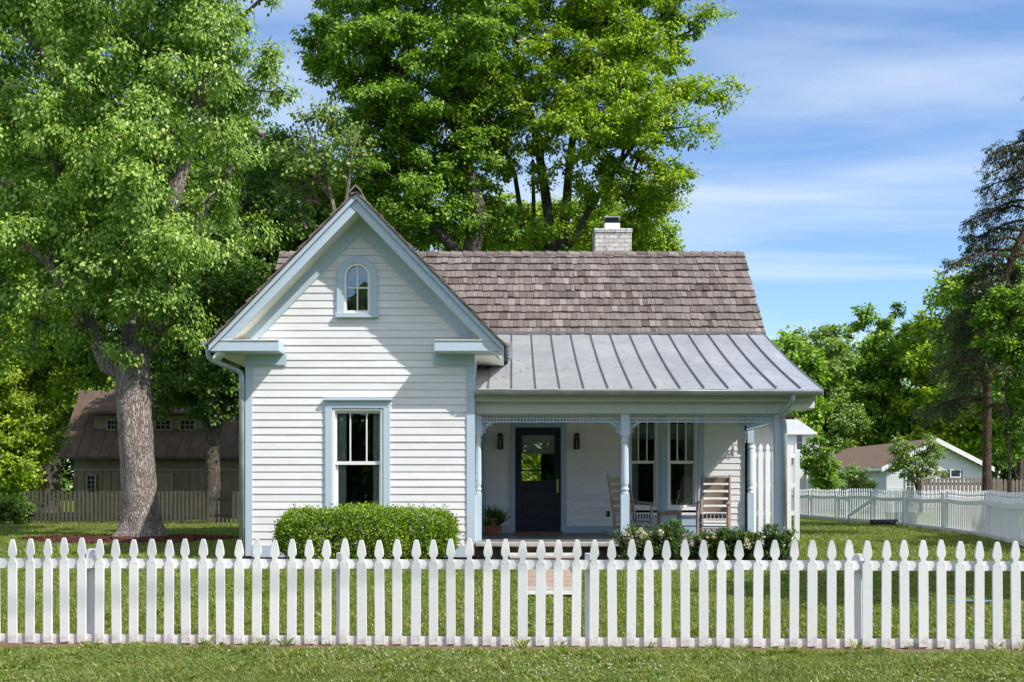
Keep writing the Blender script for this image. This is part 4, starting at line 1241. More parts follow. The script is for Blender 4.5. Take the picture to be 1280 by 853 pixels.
def tree(name, label, trunk, limbs, blobs, nclump, per, size, mat, bark, seed, cat='tree', group=None, crad=(.35, .65), droop=.4, flat=.65,
         flare=.25, shell=.45, step=.7, aspect=.75, big=False, clearance=None, upbias=.8, minr=.011, sides=14):
    g = np.random.default_rng(seed)
    x0, y0, z0 = trunk[0][:3]
    t = thing(name, label, cat, (x0, y0, z0), group)
    base = []; 
    for i, p in enumerate(trunk): base.append((p[:3], i - 1, p[3]))
    nt_ = len(trunk)
    for start, pts in limbs:
        prev = start
        for p in pts: base.append((p[:3], prev, p[3])); prev = len(base) - 1
    tg = blob_points(g, blobs, nclump, shell)
    if clearance is not None: tg = tg[clearance(tg)]
    nodes, par, r = grow(g, base, tg, step)
    nb = len(base)
    lo = loft_trunk([tuple(p) for p in trunk], 30 if big else sides, flare, seed, sub=7 if big else 4, rough=.022 if big else .01)
    for start, pts in limbs:
        ps = base[start]
        lo2 = loft_trunk([(*ps[0], min(ps[2], pts[0][3] * 1.15))] + [tuple(p) for p in pts], 16 if big else 10, 0, seed + 5, sub=5)
        b = len(lo.v); lo.v += lo2.v; lo.f += [tuple(b + q for q in f) for f in lo2.f]; lo.mi += lo2.mi
    bm = branch_mesh(nodes, par, r, rmax=(.16 if big else .12), minr=minr, skip=nb)
    b = len(lo.v); lo.v += bm.v; lo.f += [tuple(b + q for q in f) for f in bm.f]; lo.mi += bm.mi
    lo.build('trunk', bark, t, smooth=True)
    cr_ = g.uniform(crad[0], crad[1], len(tg))
    q = clump_leaves(g, tg, cr_, per, size, droop, flat, aspect=aspect, upbias=upbias)
    npmesh('crown', q, 4, mat, t)
    return t
def B(px, py, y, rx, rz, ry):
    """blob centred where a sight line at depth y passes; radii in metres"""
    c = P(px, py, y); return (c.x, c.y, c.z, rx, ry, rz)
def TP(px, py, y, r): c = P(px, py, y); return (c.x, c.y, c.z, r)

# ================================================================== TREES
GZ = .37
# silver maple in the left foreground
yM = 24.0
trunk = [(-7.95, yM, GZ - .1, .50), (-7.96, yM, GZ + .35, .41), (-8.0, yM, GZ + 1.2, .375), (-8.06, yM, GZ + 2.4, .35), (-8.12, yM, GZ + 3.3, .345), (-8.14, yM, GZ + 3.9, .34)]
limbs = [
    (5, [TP(186, 430, 24.0, .31), TP(188, 395, 24, .28), TP(192, 320, 24.2, .24), TP(215, 250, 24.3, .20), TP(240, 170, 24.4, .15), TP(262, 60, 24.5, .10)]),
    (4, [TP(138, 465, 23.9, .18), TP(118, 425, 23.7, .15), TP(104, 380, 23.6, .14), TP(90, 300, 23.6, .15), TP(72, 200, 23.6, .12), TP(60, 80, 23.5, .08)]),
    (8, [TP(235, 290, 24.9, .12), TP(290, 210, 25.4, .09), TP(330, 170, 25.6, .05)]),
    (5, [TP(165, 400, 25.2, .2), TP(150, 300, 26.5, .16), TP(140, 180, 27, .12)]),
    (13, [TP(60, 330, 22.8, .1), TP(10, 290, 22.2, .07)]),
]
blobs = [B(60, 90, 23.5, 2.3, 2.3, 2.5), B(180, 60, 24, 2.3, 2.2, 3.0), B(275, 70, 24.5, 1.35, 1.5, 1.7), B(235, 215, 24.0, 1.6, 1.5, 2.2), B(120, 240, 23.0, 1.8, 1.7, 2.0),
         B(10, 210, 23.2, 2.0, 2.0, 2.2), B(205, 330, 23.3, 1.15, 1.15, 1.3), B(150, 345, 22.6, 1.0, .95, 1.0), B(255, 325, 24, .75, .9, 1.2), B(60, 345, 23.5, 1.5, 1.2, 1.8),
         B(180, 405, 23.3, .55, .45, .5), B(110, -90, 24, 3.4, 2.6, 3.4), B(300, -60, 24.5, 1.5, 1.3, 2.2), B(150, 120, 26.5, 3.2, 3.5, 2.3), B(-90, 60, 24, 2.4, 4.2, 3), B(335, 110, 24.8, .45, .55, .6),
         B(190, 250, 22.4, 1.2, 1.3, .8), B(110, 150, 22.0, 1.5, 1.5, .9), B(230, 130, 22.6, 1.1, 1.2, .8), B(200, 375, 22.8, .6, .5, .5), B(120, 330, 22.2, .7, .6, .6), B(150, 455, 23.2, .32, .35, .3), B(240, 408, 23.6, .35, .25, .3), B(25, 420, 24.0, 1.1, .8, 1.5)]
tree('silver_maple', 'large silver maple with thick furrowed trunk on the mulch bed left of the house', trunk, limbs, blobs, 620, 440, .086, LF_MAPLE, BARK, 11,
     crad=(.32, .62), droop=1.0, flat=.8, flare=.30, shell=.35, big=True, aspect=.62, upbias=.5)

# second tree with dark trunk between maple and house
y = 34.2
tree('shade_tree', 'shaded tree with forked dark trunk behind the wooden fence, between the maple and the house',
     [TP(266, 662, y, .30), TP(266, 630, y, .25), TP(266, 580, y, .22), TP(264, 550, y, .21)],
     [(2, [TP(262, 545, y, .16), TP(252, 500, y, .14), TP(240, 440, y, .12), TP(232, 340, y + .5, .09)]), (2, [TP(270, 540, y, .15), TP(279, 510, y, .13), TP(287, 470, y, .11), TP(300, 400, y, .09), TP(320, 300, y, .06)])],
     [B(240, 330, y + .5, 2.5, 2.5, 2.4), B(315, 380, y + .5, 1.7, 2.2, 2.0), B(255, 478, y, 1.3, .75, 1.6), B(330, 240, y + 1, 1.6, 1.9, 2.0), B(190, 450, y + 1, 1.6, .8, 1.6), B(300, 470, y + .6, 1.0, 1.0, 1.4), B(215, 490, y, .9, .5, 1.0), B(288, 510, y, .9, .5, 1.0)],
     250, 330, .11, LF_DARK, BARKD, 21, crad=(.4, .75))
# big trees behind the house
y = 36.0
tree('broad_tree', 'tall bright green tree behind the chimney, crown leaning out to the right',
     [TP(697, 660, y, .50), TP(697, 520, y, .42), TP(696, 400, y, .38), TP(695, 345, y, .36)],
     [(2, [TP(690, 325, y, .22), TP(686, 270, y, .16), TP(678, 215, y, .14), TP(668, 160, y, .12), TP(650, 90, y, .11), TP(640, 20, y, .08)]), (2, [TP(700, 325, y, .20), TP(708, 260, y, .14), TP(712, 200, y, .12), TP(724, 120, y + .3, .13), TP(740, 40, y, .09)]),
      (2, [TP(706, 325, y - .1, .15), TP(735, 265, y - .4, .10), TP(775, 205, y - .7, .08), TP(830, 130, y - .8, .07)]), (2, [TP(680, 330, y, .13), TP(655, 290, y, .08), TP(643, 215, y, .07), TP(615, 150, y - .5, .07)]),
      (8, [TP(800, 60, y - .4, .08), TP(840, 0, y, .06)]), (2, [TP(668, 300, y + .3, .07), TP(666, 200, y + .3, .05)])],
     [B(650, 90, 35, 2.2, 2.3, 2.4), B(735, 60, 36, 2.3, 2.5, 2.8), B(815, 50, 36, 1.7, 2.0, 2.2), B(800, 170, 34.5, 1.7, 1.6, 2.0), B(860, 120, 35, .8, .55, 1.0), B(720, 160, 33.8, 1.6, 1.1, 1.5),
      B(815, 240, 35.5, 1.05, 1.0, 1.5), B(780, 270, 37.5, 1.3, 1.2, 1.6), B(700, -60, 36, 4.0, 2.6, 3.5), B(855, -20, 36, .75, .9, 1.0), B(845, 210, 35, .6, .5, .9), B(765, 130, 34, 1.5, 1.4, 1.5),
      B(620, 180, 35, 1.4, 1.0, 1.4), B(640, 305, 38.5, 1.5, .6, 1.4), B(883, 112, 35, .8, .22, .5), B(895, 110, 35, .5, .2, .4), B(870, 120, 35, .8, .4, .6), B(880, 10, 35.5, .8, .5, .7), B(868, 160, 35, .5, .4, .5), B(862, 235, 35.4, .5, .35, .5), B(790, 310, 37, 1.3, .6, 1.2), B(815, 300, 36.5, .7, .6, .9), B(715, 290, 38.5, 1.2, .9, 1.2), B(742, 258, 35, .9, .6, .7), B(612, 250, 35.3, .9, .7, .8), B(700, 300, 35.2, 1.8, .35, .8), B(700, 215, 35.0, 1.0, .45, .7), B(770, 225, 35, .8, .6, .7)],
     560, 340, .105, LF_BRIGHT, BARKD, 31, crad=(.34, .70), shell=.3, flat=.55)
y = 34.0
tree('broad_tree', 'tall deep green tree directly behind the gable, trunk left of the chimney',
     [TP(560, 660, y, .5), TP(565, 480, y, .42), TP(585, 330, y, .34)],
     [(2, [TP(600, 270, y, .24), TP(585, 215, y, .20), TP(560, 120, y, .14), TP(540, 30, y, .1)]), (2, [TP(530, 270, y, .2), TP(510, 180, y, .16), TP(500, 90, y, .12), TP(525, -10, y, .08)]),
      (4, [TP(480, 160, y + .2, .08), TP(440, 110, y, .06)])],
     [B(520, 90, 33.5, 1.9, 2.0, 2.2), B(450, 60, 34, 1.5, 1.7, 2.0), B(590, 50, 33.5, 1.5, 1.7, 2.0), B(470, 150, 34, 1.5, 1.2, 1.6), B(580, 190, 34.5, 1.4, 1.2, 1.6), B(510, 230, 33.8, 1.9, 1.4, 1.8),
      B(590, 280, 34.5, 1.5, .8, 1.4), B(520, -50, 34, 3.0, 1.8, 2.6), B(460, 245, 35, 1.6, 1.3, 1.4), B(405, 75, 34, .45, .9, .9), B(545, 150, 35.5, 2.0, 1.8, 1.4)],
     430, 400, .104, LF_MID, BARKD, 41, crad=(.34, .70), shell=.3, flat=.55)
y = 47.0
tree('backdrop_tree', 'sunlit yellow-green tree low behind the roof ridge, between the big trunks',
     [TP(720, 640, y, .3), TP(720, 480, y, .25), TP(722, 360, y, .18)], [],
     [B(600, 305, y, 2.0, 1.3, 1.8), B(665, 300, y, 1.9, 1.2, 1.8), B(740, 300, y, 2.1, 1.3, 1.8), B(800, 305, y, 1.4, 1.0, 1.5), B(690, 275, y + 1, 1.5, 1.0, 1), B(625, 270, y, 1.4, 1.0, 1.2), B(750, 275, y, 1.2, 1.0, 1.2)],
     230, 260, .15, LF_BRIGHT, BARKD, 45, crad=(.4, .75))
# thin sparse tree with bare arching twigs left of the gable
y = 30.5
tree('thin_tree', 'thin half-bare tree with arching twigs rising just left of the gable',
     [TP(400, 660, y, .16), TP(404, 450, y, .13), TP(425, 300, y, .10)],
     [(2, [TP(415, 250, y, .06), TP(400, 200, y, .045), TP(385, 160, y, .03)]), (2, [TP(435, 235, y, .05), TP(440, 190, y, .03), TP(455, 150, y, .02)]), (3, [TP(380, 210, y, .03), TP(365, 170, y, .02)]), (4, [TP(410, 150, y, .02), TP(425, 120, y, .015)])],
     [B(385, 200, 30.5, .8, .9, .7), B(430, 190, 30.5, .7, .8, .6), B(370, 260, 31, .7, .7, .7), B(400, 145, 30.5, .6, .4, .5)],
     150, 24, .11, LF_OLIVE, TWIG, 51, crad=(.2, .4), shell=.15, sides=8, minr=.011)
y = 38
tree('backdrop_tree', 'dense green tree in the gap behind the thin half-bare tree, left of the gable',
     [TP(360, 655, y, .35), TP(360, 500, y, .3), TP(355, 330, y, .2)], [],
     [B(365, 280, 37, 2.2, 2.6, 2.0), B(420, 290, 38, 1.7, 2.3, 2.0), B(300, 350, 38, 2.2, 3.5, 2.0), B(345, 200, 39, 1.3, 1.0, 1.3), B(470, 300, 39, 2.2, 1.8, 1.5)],
     260, 330, .12, LF_MID, BARKD, 61, crad=(.45, .8))
tree('back_garden_bush', 'sunlit green bush behind the house, glimpsed through the glazed front door', [(.5, 31, GZ - .05, .06), (.5, 31, 1.0, .05)], [],
     [(.5, 31, 1.6, 1.3, .8, 1.2), (-.4, 31.2, 1.2, .9, .8, .9), (1.4, 31.2, 1.2, .9, .8, .9)], 60, 160, .10, LF_BRIGHT, BARKD, 66, cat='bush', crad=(.25, .45), sides=8)
# left edge trees
y = 29.0
tree('shrubby_tree', 'low bright green tree filling the left edge in front of the barn corner',
     [(-16.6, 36, GZ - .1, .2), (-16.5, 35.9, GZ + 1.2, .16), (-16.3, 35.8, GZ + 3.0, .12)], [],
     [B(15, 560, 34.6, 1.2, 1.5, 1.7), B(40, 480, 35, 1.0, 1.4, 1.5), B(-40, 480, 35, 2.0, 3.0, 1.9), B(20, 400, 36, 1.7, 1.6, 1.7), B(5, 610, 34.6, .9, .7, 1.1), B(58, 530, 35, .45, .8, .8), B(45, 430, 35.5, .9, 1.1, 1.0)],
     300, 330, .105, LF_BRIGHT, BARKD, 71, crad=(.35, .62))
y = 33.5
tree('leaning_tree', 'tree with dark leaning limbs deep in the woods at the far left',
     [(-17.6, 38.5, GZ - .1, .2), (-17.3, 38.5, GZ + 2, .17), (-16.6, 38.3, GZ + 5, .15)],
     [(2, [TP(20, 390, 37.5, .13), TP(60, 340, 37, .10), TP(110, 290, 36, .06)])],
     [B(40, 300, 37, 2.5, 2.4, 2.0), B(120, 430, 37.5, 1.9, 1.0, 1.4), B(-40, 250, 37, 3, 3, 2), B(80, 220, 38, 2.4, 2.4, 2.0)],
     220, 300, .125, LF_MID, BARKD, 81, crad=(.45, .8))
# woods behind the barn
for k, (px, py, yy, rx, rz, mt, sd, lb) in enumerate([
        (60, 330, 52, 6.5, 7.0, LF_DARK, 91, 'dark tree behind the left end of the barn roof'),
        (200, 330, 53, 5.5, 7.5, LF_MID, 92, 'tree behind the middle of the barn roof'),
        (330, 360, 54, 5.5, 8.0, LF_DARK, 93, 'dark tree behind the right end of the barn, beside the gable'),
        (-70, 360, 46, 5.5, 8.0, LF_MID, 94, 'woodland tree past the left end of the barn')]):
    c = P(px, py, yy)
    tree('woodland_tree', lb, [(c.x, yy, .1, .45), (c.x + .2, yy, 3, .38), (c.x - .2, yy, 7, .28)], [],
         [(c.x, yy, c.z, rx, 3.6, rz), (c.x - 1.5, yy, c.z - 3.5, rx * .8, 3, rz * .7), (c.x + 2, yy, c.z + 2, rx * .7, 3, rz * .7)], 190, 200, .26, mt, BARKD, sd, crad=(.7, 1.25), group='woodland trees behind the barn')

# right side tree line
def far_tree(lb, px, ptop, yy, wpx, mat, sd, n=150, per=210, size=.30, pbot=606, extra=[]):
    s = FPX / yy; top = P(px, ptop, yy); bot = P(px, pbot, yy); hgt = top.z - bot.z; rx = wpx / s / 2
    cz = bot.z + hgt * .55
    bl = [(top.x, yy, cz, rx, rx * .9, hgt * .45), (top.x - rx * .45, yy - .5, cz - hgt * .1, rx * .62, rx * .6, hgt * .32), (top.x + rx * .4, yy + .3, cz + hgt * .08, rx * .6, rx * .6, hgt * .33), (top.x, yy - .6, cz - hgt * .25, rx * .7, rx * .6, hgt * .22)] + extra
    return tree('broadleaf_tree', lb, [(top.x, yy, .0, .3), (top.x, yy, 2.0, .24), (top.x + .2, yy, cz, .16)], [], bl, n, per, size, mat, BARKD, sd, crad=(.7, 1.3), group='trees beyond the neighbouring houses')
far_tree('small light green tree right behind the eave of the metal porch roof', 985, 421, 86, 83, LF_MID, 101)
far_tree('pale olive green tree between the porch roof and the neighbouring houses', 1030, 384, 90, 108, LF_OLIVE, 102, 130)
far_tree('bright tree with a flat top behind the brown-roofed house', 1092, 388, 92, 108, LF_MID, 103, 140)
far_tree('dark tree in the middle of the right-hand tree line', 1130, 394, 96, 98, LF_DARK, 104, 110)
far_tree('lower bright green tree over the ridge of the brown-roofed house', 1075, 446, 104, 128, LF_MID, 105, 120, 200, .28)
far_tree('tall bright tree left of the conifer, its top against the sky', 1195, 331, 88, 128, LF_BRIGHT, 106, 170)
far_tree('tall deep green tree behind the conifer at the right edge', 1275, 296, 86, 138, LF_MID, 107, 190)
far_tree('small yellow-green tree behind the ranch house gable', 1150, 476, 100, 118, LF_MID, 108, 100)
far_tree('shaded tree low behind the right end of the ranch house', 1235, 436, 98, 138, LF_DARK, 109, 140)
far_tree('light green small tree beside the two-storey house', 1045, 501, 88, 70, LF_OLIVE, 110, 60, 200, .2)

# far wood that closes the view behind everything
g = np.random.default_rng(5)
n = 4200
xx = g.uniform(-85, 95, n); yy_ = g.uniform(118, 130, n); hmax = 12 + 2.5 * np.sin(xx * .13) + 1.2 * np.sin(xx * .41 + 1)
c = np.stack([xx, yy_, g.uniform(0, 1, n) ** .8 * hmax], 1)
q = clump_leaves(g, c, g.uniform(.9, 1.6, n), 60, .5)
tag(npmesh('far_woods', q, 4, LF_DARK), 'far dark green woods closing the view beyond the houses', 'woods', kind='stuff')
# undergrowth hedge beyond barn fence
for k, (x0, x1, yy) in enumerate(((-19, -13.9, 31.8), )):
    n = 120
    c = np.stack([g.uniform(x0, x1, n), g.uniform(yy - .4, yy + .8, n), GZ + g.uniform(.05, .75, n)], 1)
    q = clump_leaves(g, c, g.uniform(.25, .4, n), 170, .09)
    tag(npmesh('undergrowth', q, 4, LF_DARK), 'dark undergrowth at the foot of the trees at the left edge', 'undergrowth', kind='stuff')

# conifer at the right
def conifer():
    g = np.random.default_rng(77); y = 30.0; x = P(1233, 0, y).x
    t = thing('conifer', 'dark drooping conifer with grey lichened lower branches rising out of the frame at right', 'tree', (x, y, GZ))
    lo = loft_trunk([(x, y, GZ - .1, .14), (x + .02, y, 3.2, .11), (x + .02, y, 5.8, .10), (x + .7, y, 7.6, .10), (x + 1.55, y, 9.5, .09), (x + 1.9, y, 13, .05)], 12, .2, 3)
    lo.build('trunk', BARKG, t, smooth=True)
    tw = MB(); cen = []; lich = []
    def branch(z, ang, L, dr, up=.2, lc=False):
        p = np.array([np.interp(z, [5.8, 7.6, 9.5, 13], [x + .02, x + .7, x + 1.55, x + 1.9]), y, z]); d = np.array([math.cos(ang), math.sin(ang), up]); pts = [p.copy()]; k = 9
        for i in range(k):
            f = (i + 1) / k; p = p + d * L / k + g.normal(0, .03, 3); d = d + np.array([0, 0, -dr / k]) ; pts.append(p.copy())
        tw.tube(pts, [.045 * (1 - .8 * i / k) + .006 for i in range(k + 1)], 5, False)
        for i in range(2, k + 1):
            for s_ in range(3 if i < k else 4):
                q = pts[i] + g.normal(0, .05, 3); dd = g.normal(0, .6, 3) + np.array([math.cos(ang), math.sin(ang), -.55]) * .7; dd /= np.linalg.norm(dd)
                l = g.uniform(.25, .7) * (1.1 - .4 * i / k); e = q + dd * l + np.array([0, 0, -.12])
                tw.tube([q, (q + e) / 2 + np.array([0, 0, .03]), e], [.011, .008, .005], 4, False)
                for f in np.linspace(.25, 1, 5): (lich if lc else cen).append(q + (e - q) * f)
    for k in range(13):   # upper sprays, open against the sky
        branch(7.5 + k * .27, g.uniform(math.pi * .9, math.pi * 1.12), g.uniform(1.05, 1.75), 1.0, .25)
    for k in range(12): branch(7.2 + k * .22, g.uniform(-1.3, 1.3), g.uniform(.9, 2.0), .9, .3)
    for k in range(14): branch(10.2 + k * .2, g.uniform(0, 6.28), g.uniform(.3, .8) * (1 - k / 22), .9, .2)
    for k in range(6): branch(6.4 + k * .2, g.uniform(math.pi * .8, math.pi * 1.3), g.uniform(.5, 1.0), .9, .2)
    for k in range(24): branch(3.5 + g.uniform(0, 2.9), g.uniform(0, 6.28), g.uniform(.9, 1.9), .8, .25, True)
    tw.build('branches', BARKG, t)
    q = clump_leaves(g, np.array(cen), np.full(len(cen), .085), 8, .078, droop=.9, aspect=.32, subs=4)
    npmesh('crown', q, 4, LF_CONIF, t)
    q = clump_leaves(g, np.array(lich), np.full(len(lich), .13), 7, .085, droop=.3, aspect=.22, subs=4)
    npmesh('lower_crown', q, 4, LF_LICH, t)
conifer()

y = 28.6
tree('broadleaf_tree', 'bright leafy young tree in front of the conifer trunk at the right edge',
     [TP(1262, 668, y, .04), TP(1262, 560, y, .035), TP(1255, 450, y, .03)], [],
     [B(1262, 400, y, .8, .9, .7), B(1215, 385, y + 2.5, .75, .6, .6), B(1240, 350, y + 2.5, .6, .5, .6), B(1275, 470, y, .6, .8, .6), B(1195, 420, y + 3, .5, .45, .5), B(1270, 545, y, .4, .5, .4)],
     110, 210, .085, LF_MID, BARKD, 131, crad=(.22, .42), sides=8)
# crape myrtle and shrubs by the side fence
y = 33.6
tree('crape_myrtle', 'multi-stemmed crape myrtle in front of the gable of the brown-roofed house',
     [TP(1148, 655, 44, .07), TP(1148, 640, 44, .06), TP(1148, 620, 44, .055)],
     [(2, [TP(1140, 590, 44, .04), TP(1128, 565, 44, .025)]), (2, [TP(1152, 590, 44, .04), TP(1160, 560, 44, .025)]), (2, [TP(1146, 600, 43.7, .035), TP(1143, 570, 44, .02)])],
     [B(1130, 565, 44, .55, .45, .5), B(1160, 562, 44, .55, .6, .5), B(1145, 585, 44, .7, .6, .5), B(1122, 583, 44, .35, .45, .4), B(1165, 590, 44, .35, .5, .4), B(1120, 553, 44, .3, .25, .3)],
     75, 70, .09, LF_OLIVE, BARKG, 121, crad=(.18, .32), sides=8, minr=.01)
tree('young_tree', 'young leafy tree just right of the porch column, in front of the two-storey house',
     [TP(1024, 650, 44, .07), TP(1024, 620, 44, .05), TP(1022, 570, 44, .03)], [],
     [B(1022, 560, 44, .4, .7, .4), B(1030, 590, 44, .55, .6, .5), B(1012, 580, 44, .4, .5, .4), B(1036, 605, 44, .6, .45, .5)],
     75, 110, .10, LF_MID, BARKG, 122, crad=(.18, .34), sides=8)
tree('flowering_shrub', 'airy green shrub between the young tree and the brown-roofed house',
     [TP(1065, 650, 45, .05), TP(1065, 625, 45, .04)], [],
     [B(1055, 600, 45, .6, .45, .5), B(1075, 602, 45, .6, .4, .5), B(1066, 590, 45, .3, .35, .3)],
     40, 80, .09, LF_OLIVE, BARKG, 123, cat='shrub', crad=(.18, .34), sides=8)

# trees across the street (mirrored in the panes; their shade falls on the lawn)
for k, (x, yy, h, lb) in enumerate([(-16, -22, 13, 'street tree across the road well to the left of the camera'), (-7, -24, 12, 'street tree across the road a little left of the camera'), (1, -21, 12.5, 'street tree across the road straight behind the camera'),
        (9, -23, 12, 'street tree across the road a little right of the camera'), (17, -22, 13, 'street tree across the road well to the right of the camera'), (-27, -20, 13, 'street tree across the road farthest to the left'), (27, -21, 12, 'street tree across the road farthest to the right')]):
    tree('street_tree', lb, [(x, yy, 0, .3), (x, yy, 2, .25), (x, yy, h * .55, .15)], [],
         [(x, yy, h * .40, 5.6, 3.0, h * .40), (x + 1, yy, h * .72, 3.6, 2.5, h * .28), (x - 3, yy, h * .2, 3.5, 2, h * .24), (x + 3, yy, h * .2, 3.5, 2, h * .22)], 150, 120, .50, LF_DARK, BARKD, 200 + k, crad=(1.0, 1.6), group='trees across the street')
tree('yard_tree', 'young tree just outside the right of the frame whose shade crosses the lawn', [(12.6, 10.9, 0, .25), (12.6, 10.9, 3, .2), (12.6, 10.9, 6, .14)], [],
     [(11.6, 10.9, 8.0, 2.0, 1.3, 1.5), (14, 11.3, 8.3, 2.6, 1.7, 1.8), (16.5, 11.5, 8.2, 2.6, 1.8, 1.8), (9.8, 10.5, 7.9, 1.3, .8, 1.0)], 110, 140, .2, LF_MID, BARKD, 220, crad=(.45, .8))
tree('yard_tree', 'taller tree well to the right of the frame that shades the far lawn', [(20, 18.8, .2, .3), (20, 18.8, 4, .25), (20, 18.8, 7, .18)], [],
     [(19, 18.8, 8.4, 3.4, 1.7, 2.0), (23, 19.2, 8.6, 3, 1.8, 2.0), (16.2, 18.6, 8.0, 1.8, 1.2, 1.3)], 90, 140, .24, LF_MID, BARKD, 221, crad=(.5, .9))

tree('yard_tree', 'tall thin tree outside the right of the frame shading the porch end', [(14.2, 21.4, .3, .2), (14.1, 21.4, 5, .16), (13.6, 21.5, 9, .1)], [],
     [(12.9, 21.7, 10.9, 1.2, 1.2, 1.3), (14.6, 21.4, 11.2, 1.5, 1.2, 1.5), (12.7, 21.6, 9.7, .9, .9, .9)], 80, 150, .16, LF_MID, BARKD, 222, crad=(.35, .6), sides=8)
# utility cables over the fence, carried by poles out of the frame
cable_pts = lambda z, y: [(x, y, z - .25 * (1 - (x / 34) ** 2)) for x in np.linspace(-34, 34, 30)]
for z, y, lb in ((9.30, 6.12, 'lower utility cable strung along the street above the picket fence'), (10.05, 5.98, 'upper utility cable strung along the street above the picket fence')):
    m = MB(); m.tube(cable_pts(z, y), .015, 6); tag(m.build('utility_cable', BLACK), lb, 'cable', 'utility cables along the street')
for sx, lb in ((-1, 'wooden utility pole far left of the frame'), (1, 'wooden utility pole far right of the frame')):
    t = thing('utility_pole', lb, 'pole', (sx * 34, 6.05, 0)); m = MB(); m.lathe(sx * 34, 6.05, [(.15, -.1), (.11, 10.4)], 12); m.build('pole', GREYWOOD, t)
    m = MB(); m.box(sx * 34 - .06, sx * 34 + .06, 5.2, 6.9, 9.9, 10.02); m.build('cross_arm', GREYWOOD, t)

# ================================================================== HEDGE, SHRUBS, POTS
def box_foliage(g, cx, cy, cz, rx, ry, rz, n, size, p=3.2, depth=.12, lump=.05):
    d = rdir(g, n)
    k = (np.abs(d[:, 0]) ** p + np.abs(d[:, 1]) ** p + np.abs(d[:, 2]) ** p) ** (-1 / p)
    s = d * k[:, None]
    X = s * np.array([rx, ry, rz])
    bump = lump * (np.sin(X[:, 0] * 5.3 + X[:, 2] * 4) + np.sin(X[:, 0] * 11.3 + X[:, 1] * 9 + 1) * .6 + np.sin(X[:, 2] * 13 + X[:, 0] * 3) * .4)
    nn = d / np.linalg.norm(d, axis=1, keepdims=True)
    if lump > 0.03:
        hole = np.sin(X[:, 0] * 17 + X[:, 2] * 9) * np.sin(X[:, 2] * 21 - X[:, 0] * 7 + 2) + .6 * np.sin(X[:, 0] * 41 + X[:, 1] * 23)
        kk_ = (hole < .75) | (g.uniform(0, 1, n) < .25); X, nn, bump = X[kk_], nn[kk_], bump[kk_]; d = d[kk_]; n = len(X)
    X = X + nn * (bump - depth * g.uniform(0, 1, n) ** 1.5 + g.exponential(.018, n))[:, None]
    pos = X + np.array([cx, cy, cz])
    a = nn * .7 + rdir(g, n) * .9 + np.array([0, 0, .25]); nr_ = nn * .6 + rdir(g, n) * .8
    L = size * g.uniform(.6, 1.4, n)
    return leaf_quads(pos, a, nr_, L, L * .62)
g = np.random.default_rng(12)
hz0, hz1 = .24, 1.10
t = thing('boxwood_hedge', 'rounded clipped green hedge under the front gable window', 'hedge', (-2.28, 17.5, .25))
m = MB(); n_ = 24
for i in range(16):
    pass
q1 = box_foliage(g, -2.27, 17.45, .68, 1.37, .50, .43, 44000, .036, 3.4, .12, .031)
npmesh('foliage', q1, 4, LF_HEDGE, t)
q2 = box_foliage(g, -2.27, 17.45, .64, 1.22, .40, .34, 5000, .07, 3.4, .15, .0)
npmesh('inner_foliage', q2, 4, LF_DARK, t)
tg = np.stack([g.uniform(-3.45, -1.1, 70), g.uniform(17.1, 17.85, 70), g.uniform(.5, .98, 70)], 1)
m = MB()
for p_ in tg:
    b0 = np.array([p_[0] * .9 - .22, 17.5, .24]); m.tube([b0, (b0 + p_) / 2 + g.normal(0, .04, 3), p_], [.014, .010, .005], 5, False)
m.build('stems', BARKD, t)
sh_ = np.stack([g.uniform(-3.5, -1.05, 60), g.uniform(17.0, 17.7, 60), g.uniform(1.06, 1.15, 60)], 1)
sh_[:20, 1] = 16.93; sh_[:20, 2] = g.uniform(.5, 1.05, 20)
npmesh('shoots', clump_leaves(g, sh_, np.full(60, .045), 14, .034, droop=-.8, flat=1.3, subs=3, aspect=.5), 4, LF_HEDGE, t)
def shrub(lb, px, w, top, seed, y=17.8, flowers=()):
    g = np.random.default_rng(seed); cx = P(px, 0, y).x; z0 = .26; zt = P(0, top, y).z; hh = (zt - z0) / 2
    t = thing('azalea_shrub', lb, 'shrub', (cx, y, z0), 'low shrubs along the porch edge')
    m = MB(); tips = []
    for k in range(26):
        a = g.uniform(0, 6.28); rr = g.uniform(.2, 1) * w / 2; e = np.array([cx + rr * math.cos(a), y + rr * .8 * math.sin(a), z0 + g.uniform(.55, 1.0) * 2 * hh * (1.05 - .35 * (rr / (w / 2)) ** 2)])
        b0 = np.array([cx + .03 * math.cos(a), y, z0 - .02]); m.tube([b0, (b0 + e) / 2 + np.array([0, 0, .03]), e], [.012, .008, .004], 5, False); tips.append(e)
    m.build('stems', BARKD, t)
    n = 44; ext = np.stack([cx + g.uniform(-.5, .5, n) * w, y + g.uniform(-.45, .4, n) * w, z0 + g.uniform(.08, .85, n) * 2 * hh], 1)
    ext = ext[((ext[:, 0] - cx) / (w / 2)) ** 2 + ((ext[:, 2] - z0 - hh) / hh) ** 4 < 1.1]
    cen = np.vstack([np.array(tips), ext])
    q = clump_leaves(g, cen, g.uniform(.05, .09, len(cen)), 46, .062, droop=-.9, flat=1.0, aspect=.36, subs=5, upbias=.3)
    npmesh('foliage', q, 4, LF_SHRUB, t)
    if flowers:
        fc = np.array([[P(fx, fy, y - .25).x, y - w * .3 + g.uniform(-.05, .05), P(fx, fy, y - .25).z] for fx, fy in flowers])
        fc = np.vstack([fc + g.normal(0, .035, fc.shape) for _ in range(2)])
        q = clump_leaves(g, fc, np.full(len(fc), .055), 34, .034, droop=-.4, flat=1, aspect=.8, subs=5)
        npmesh('blossom', q, 4, PETAL, t)
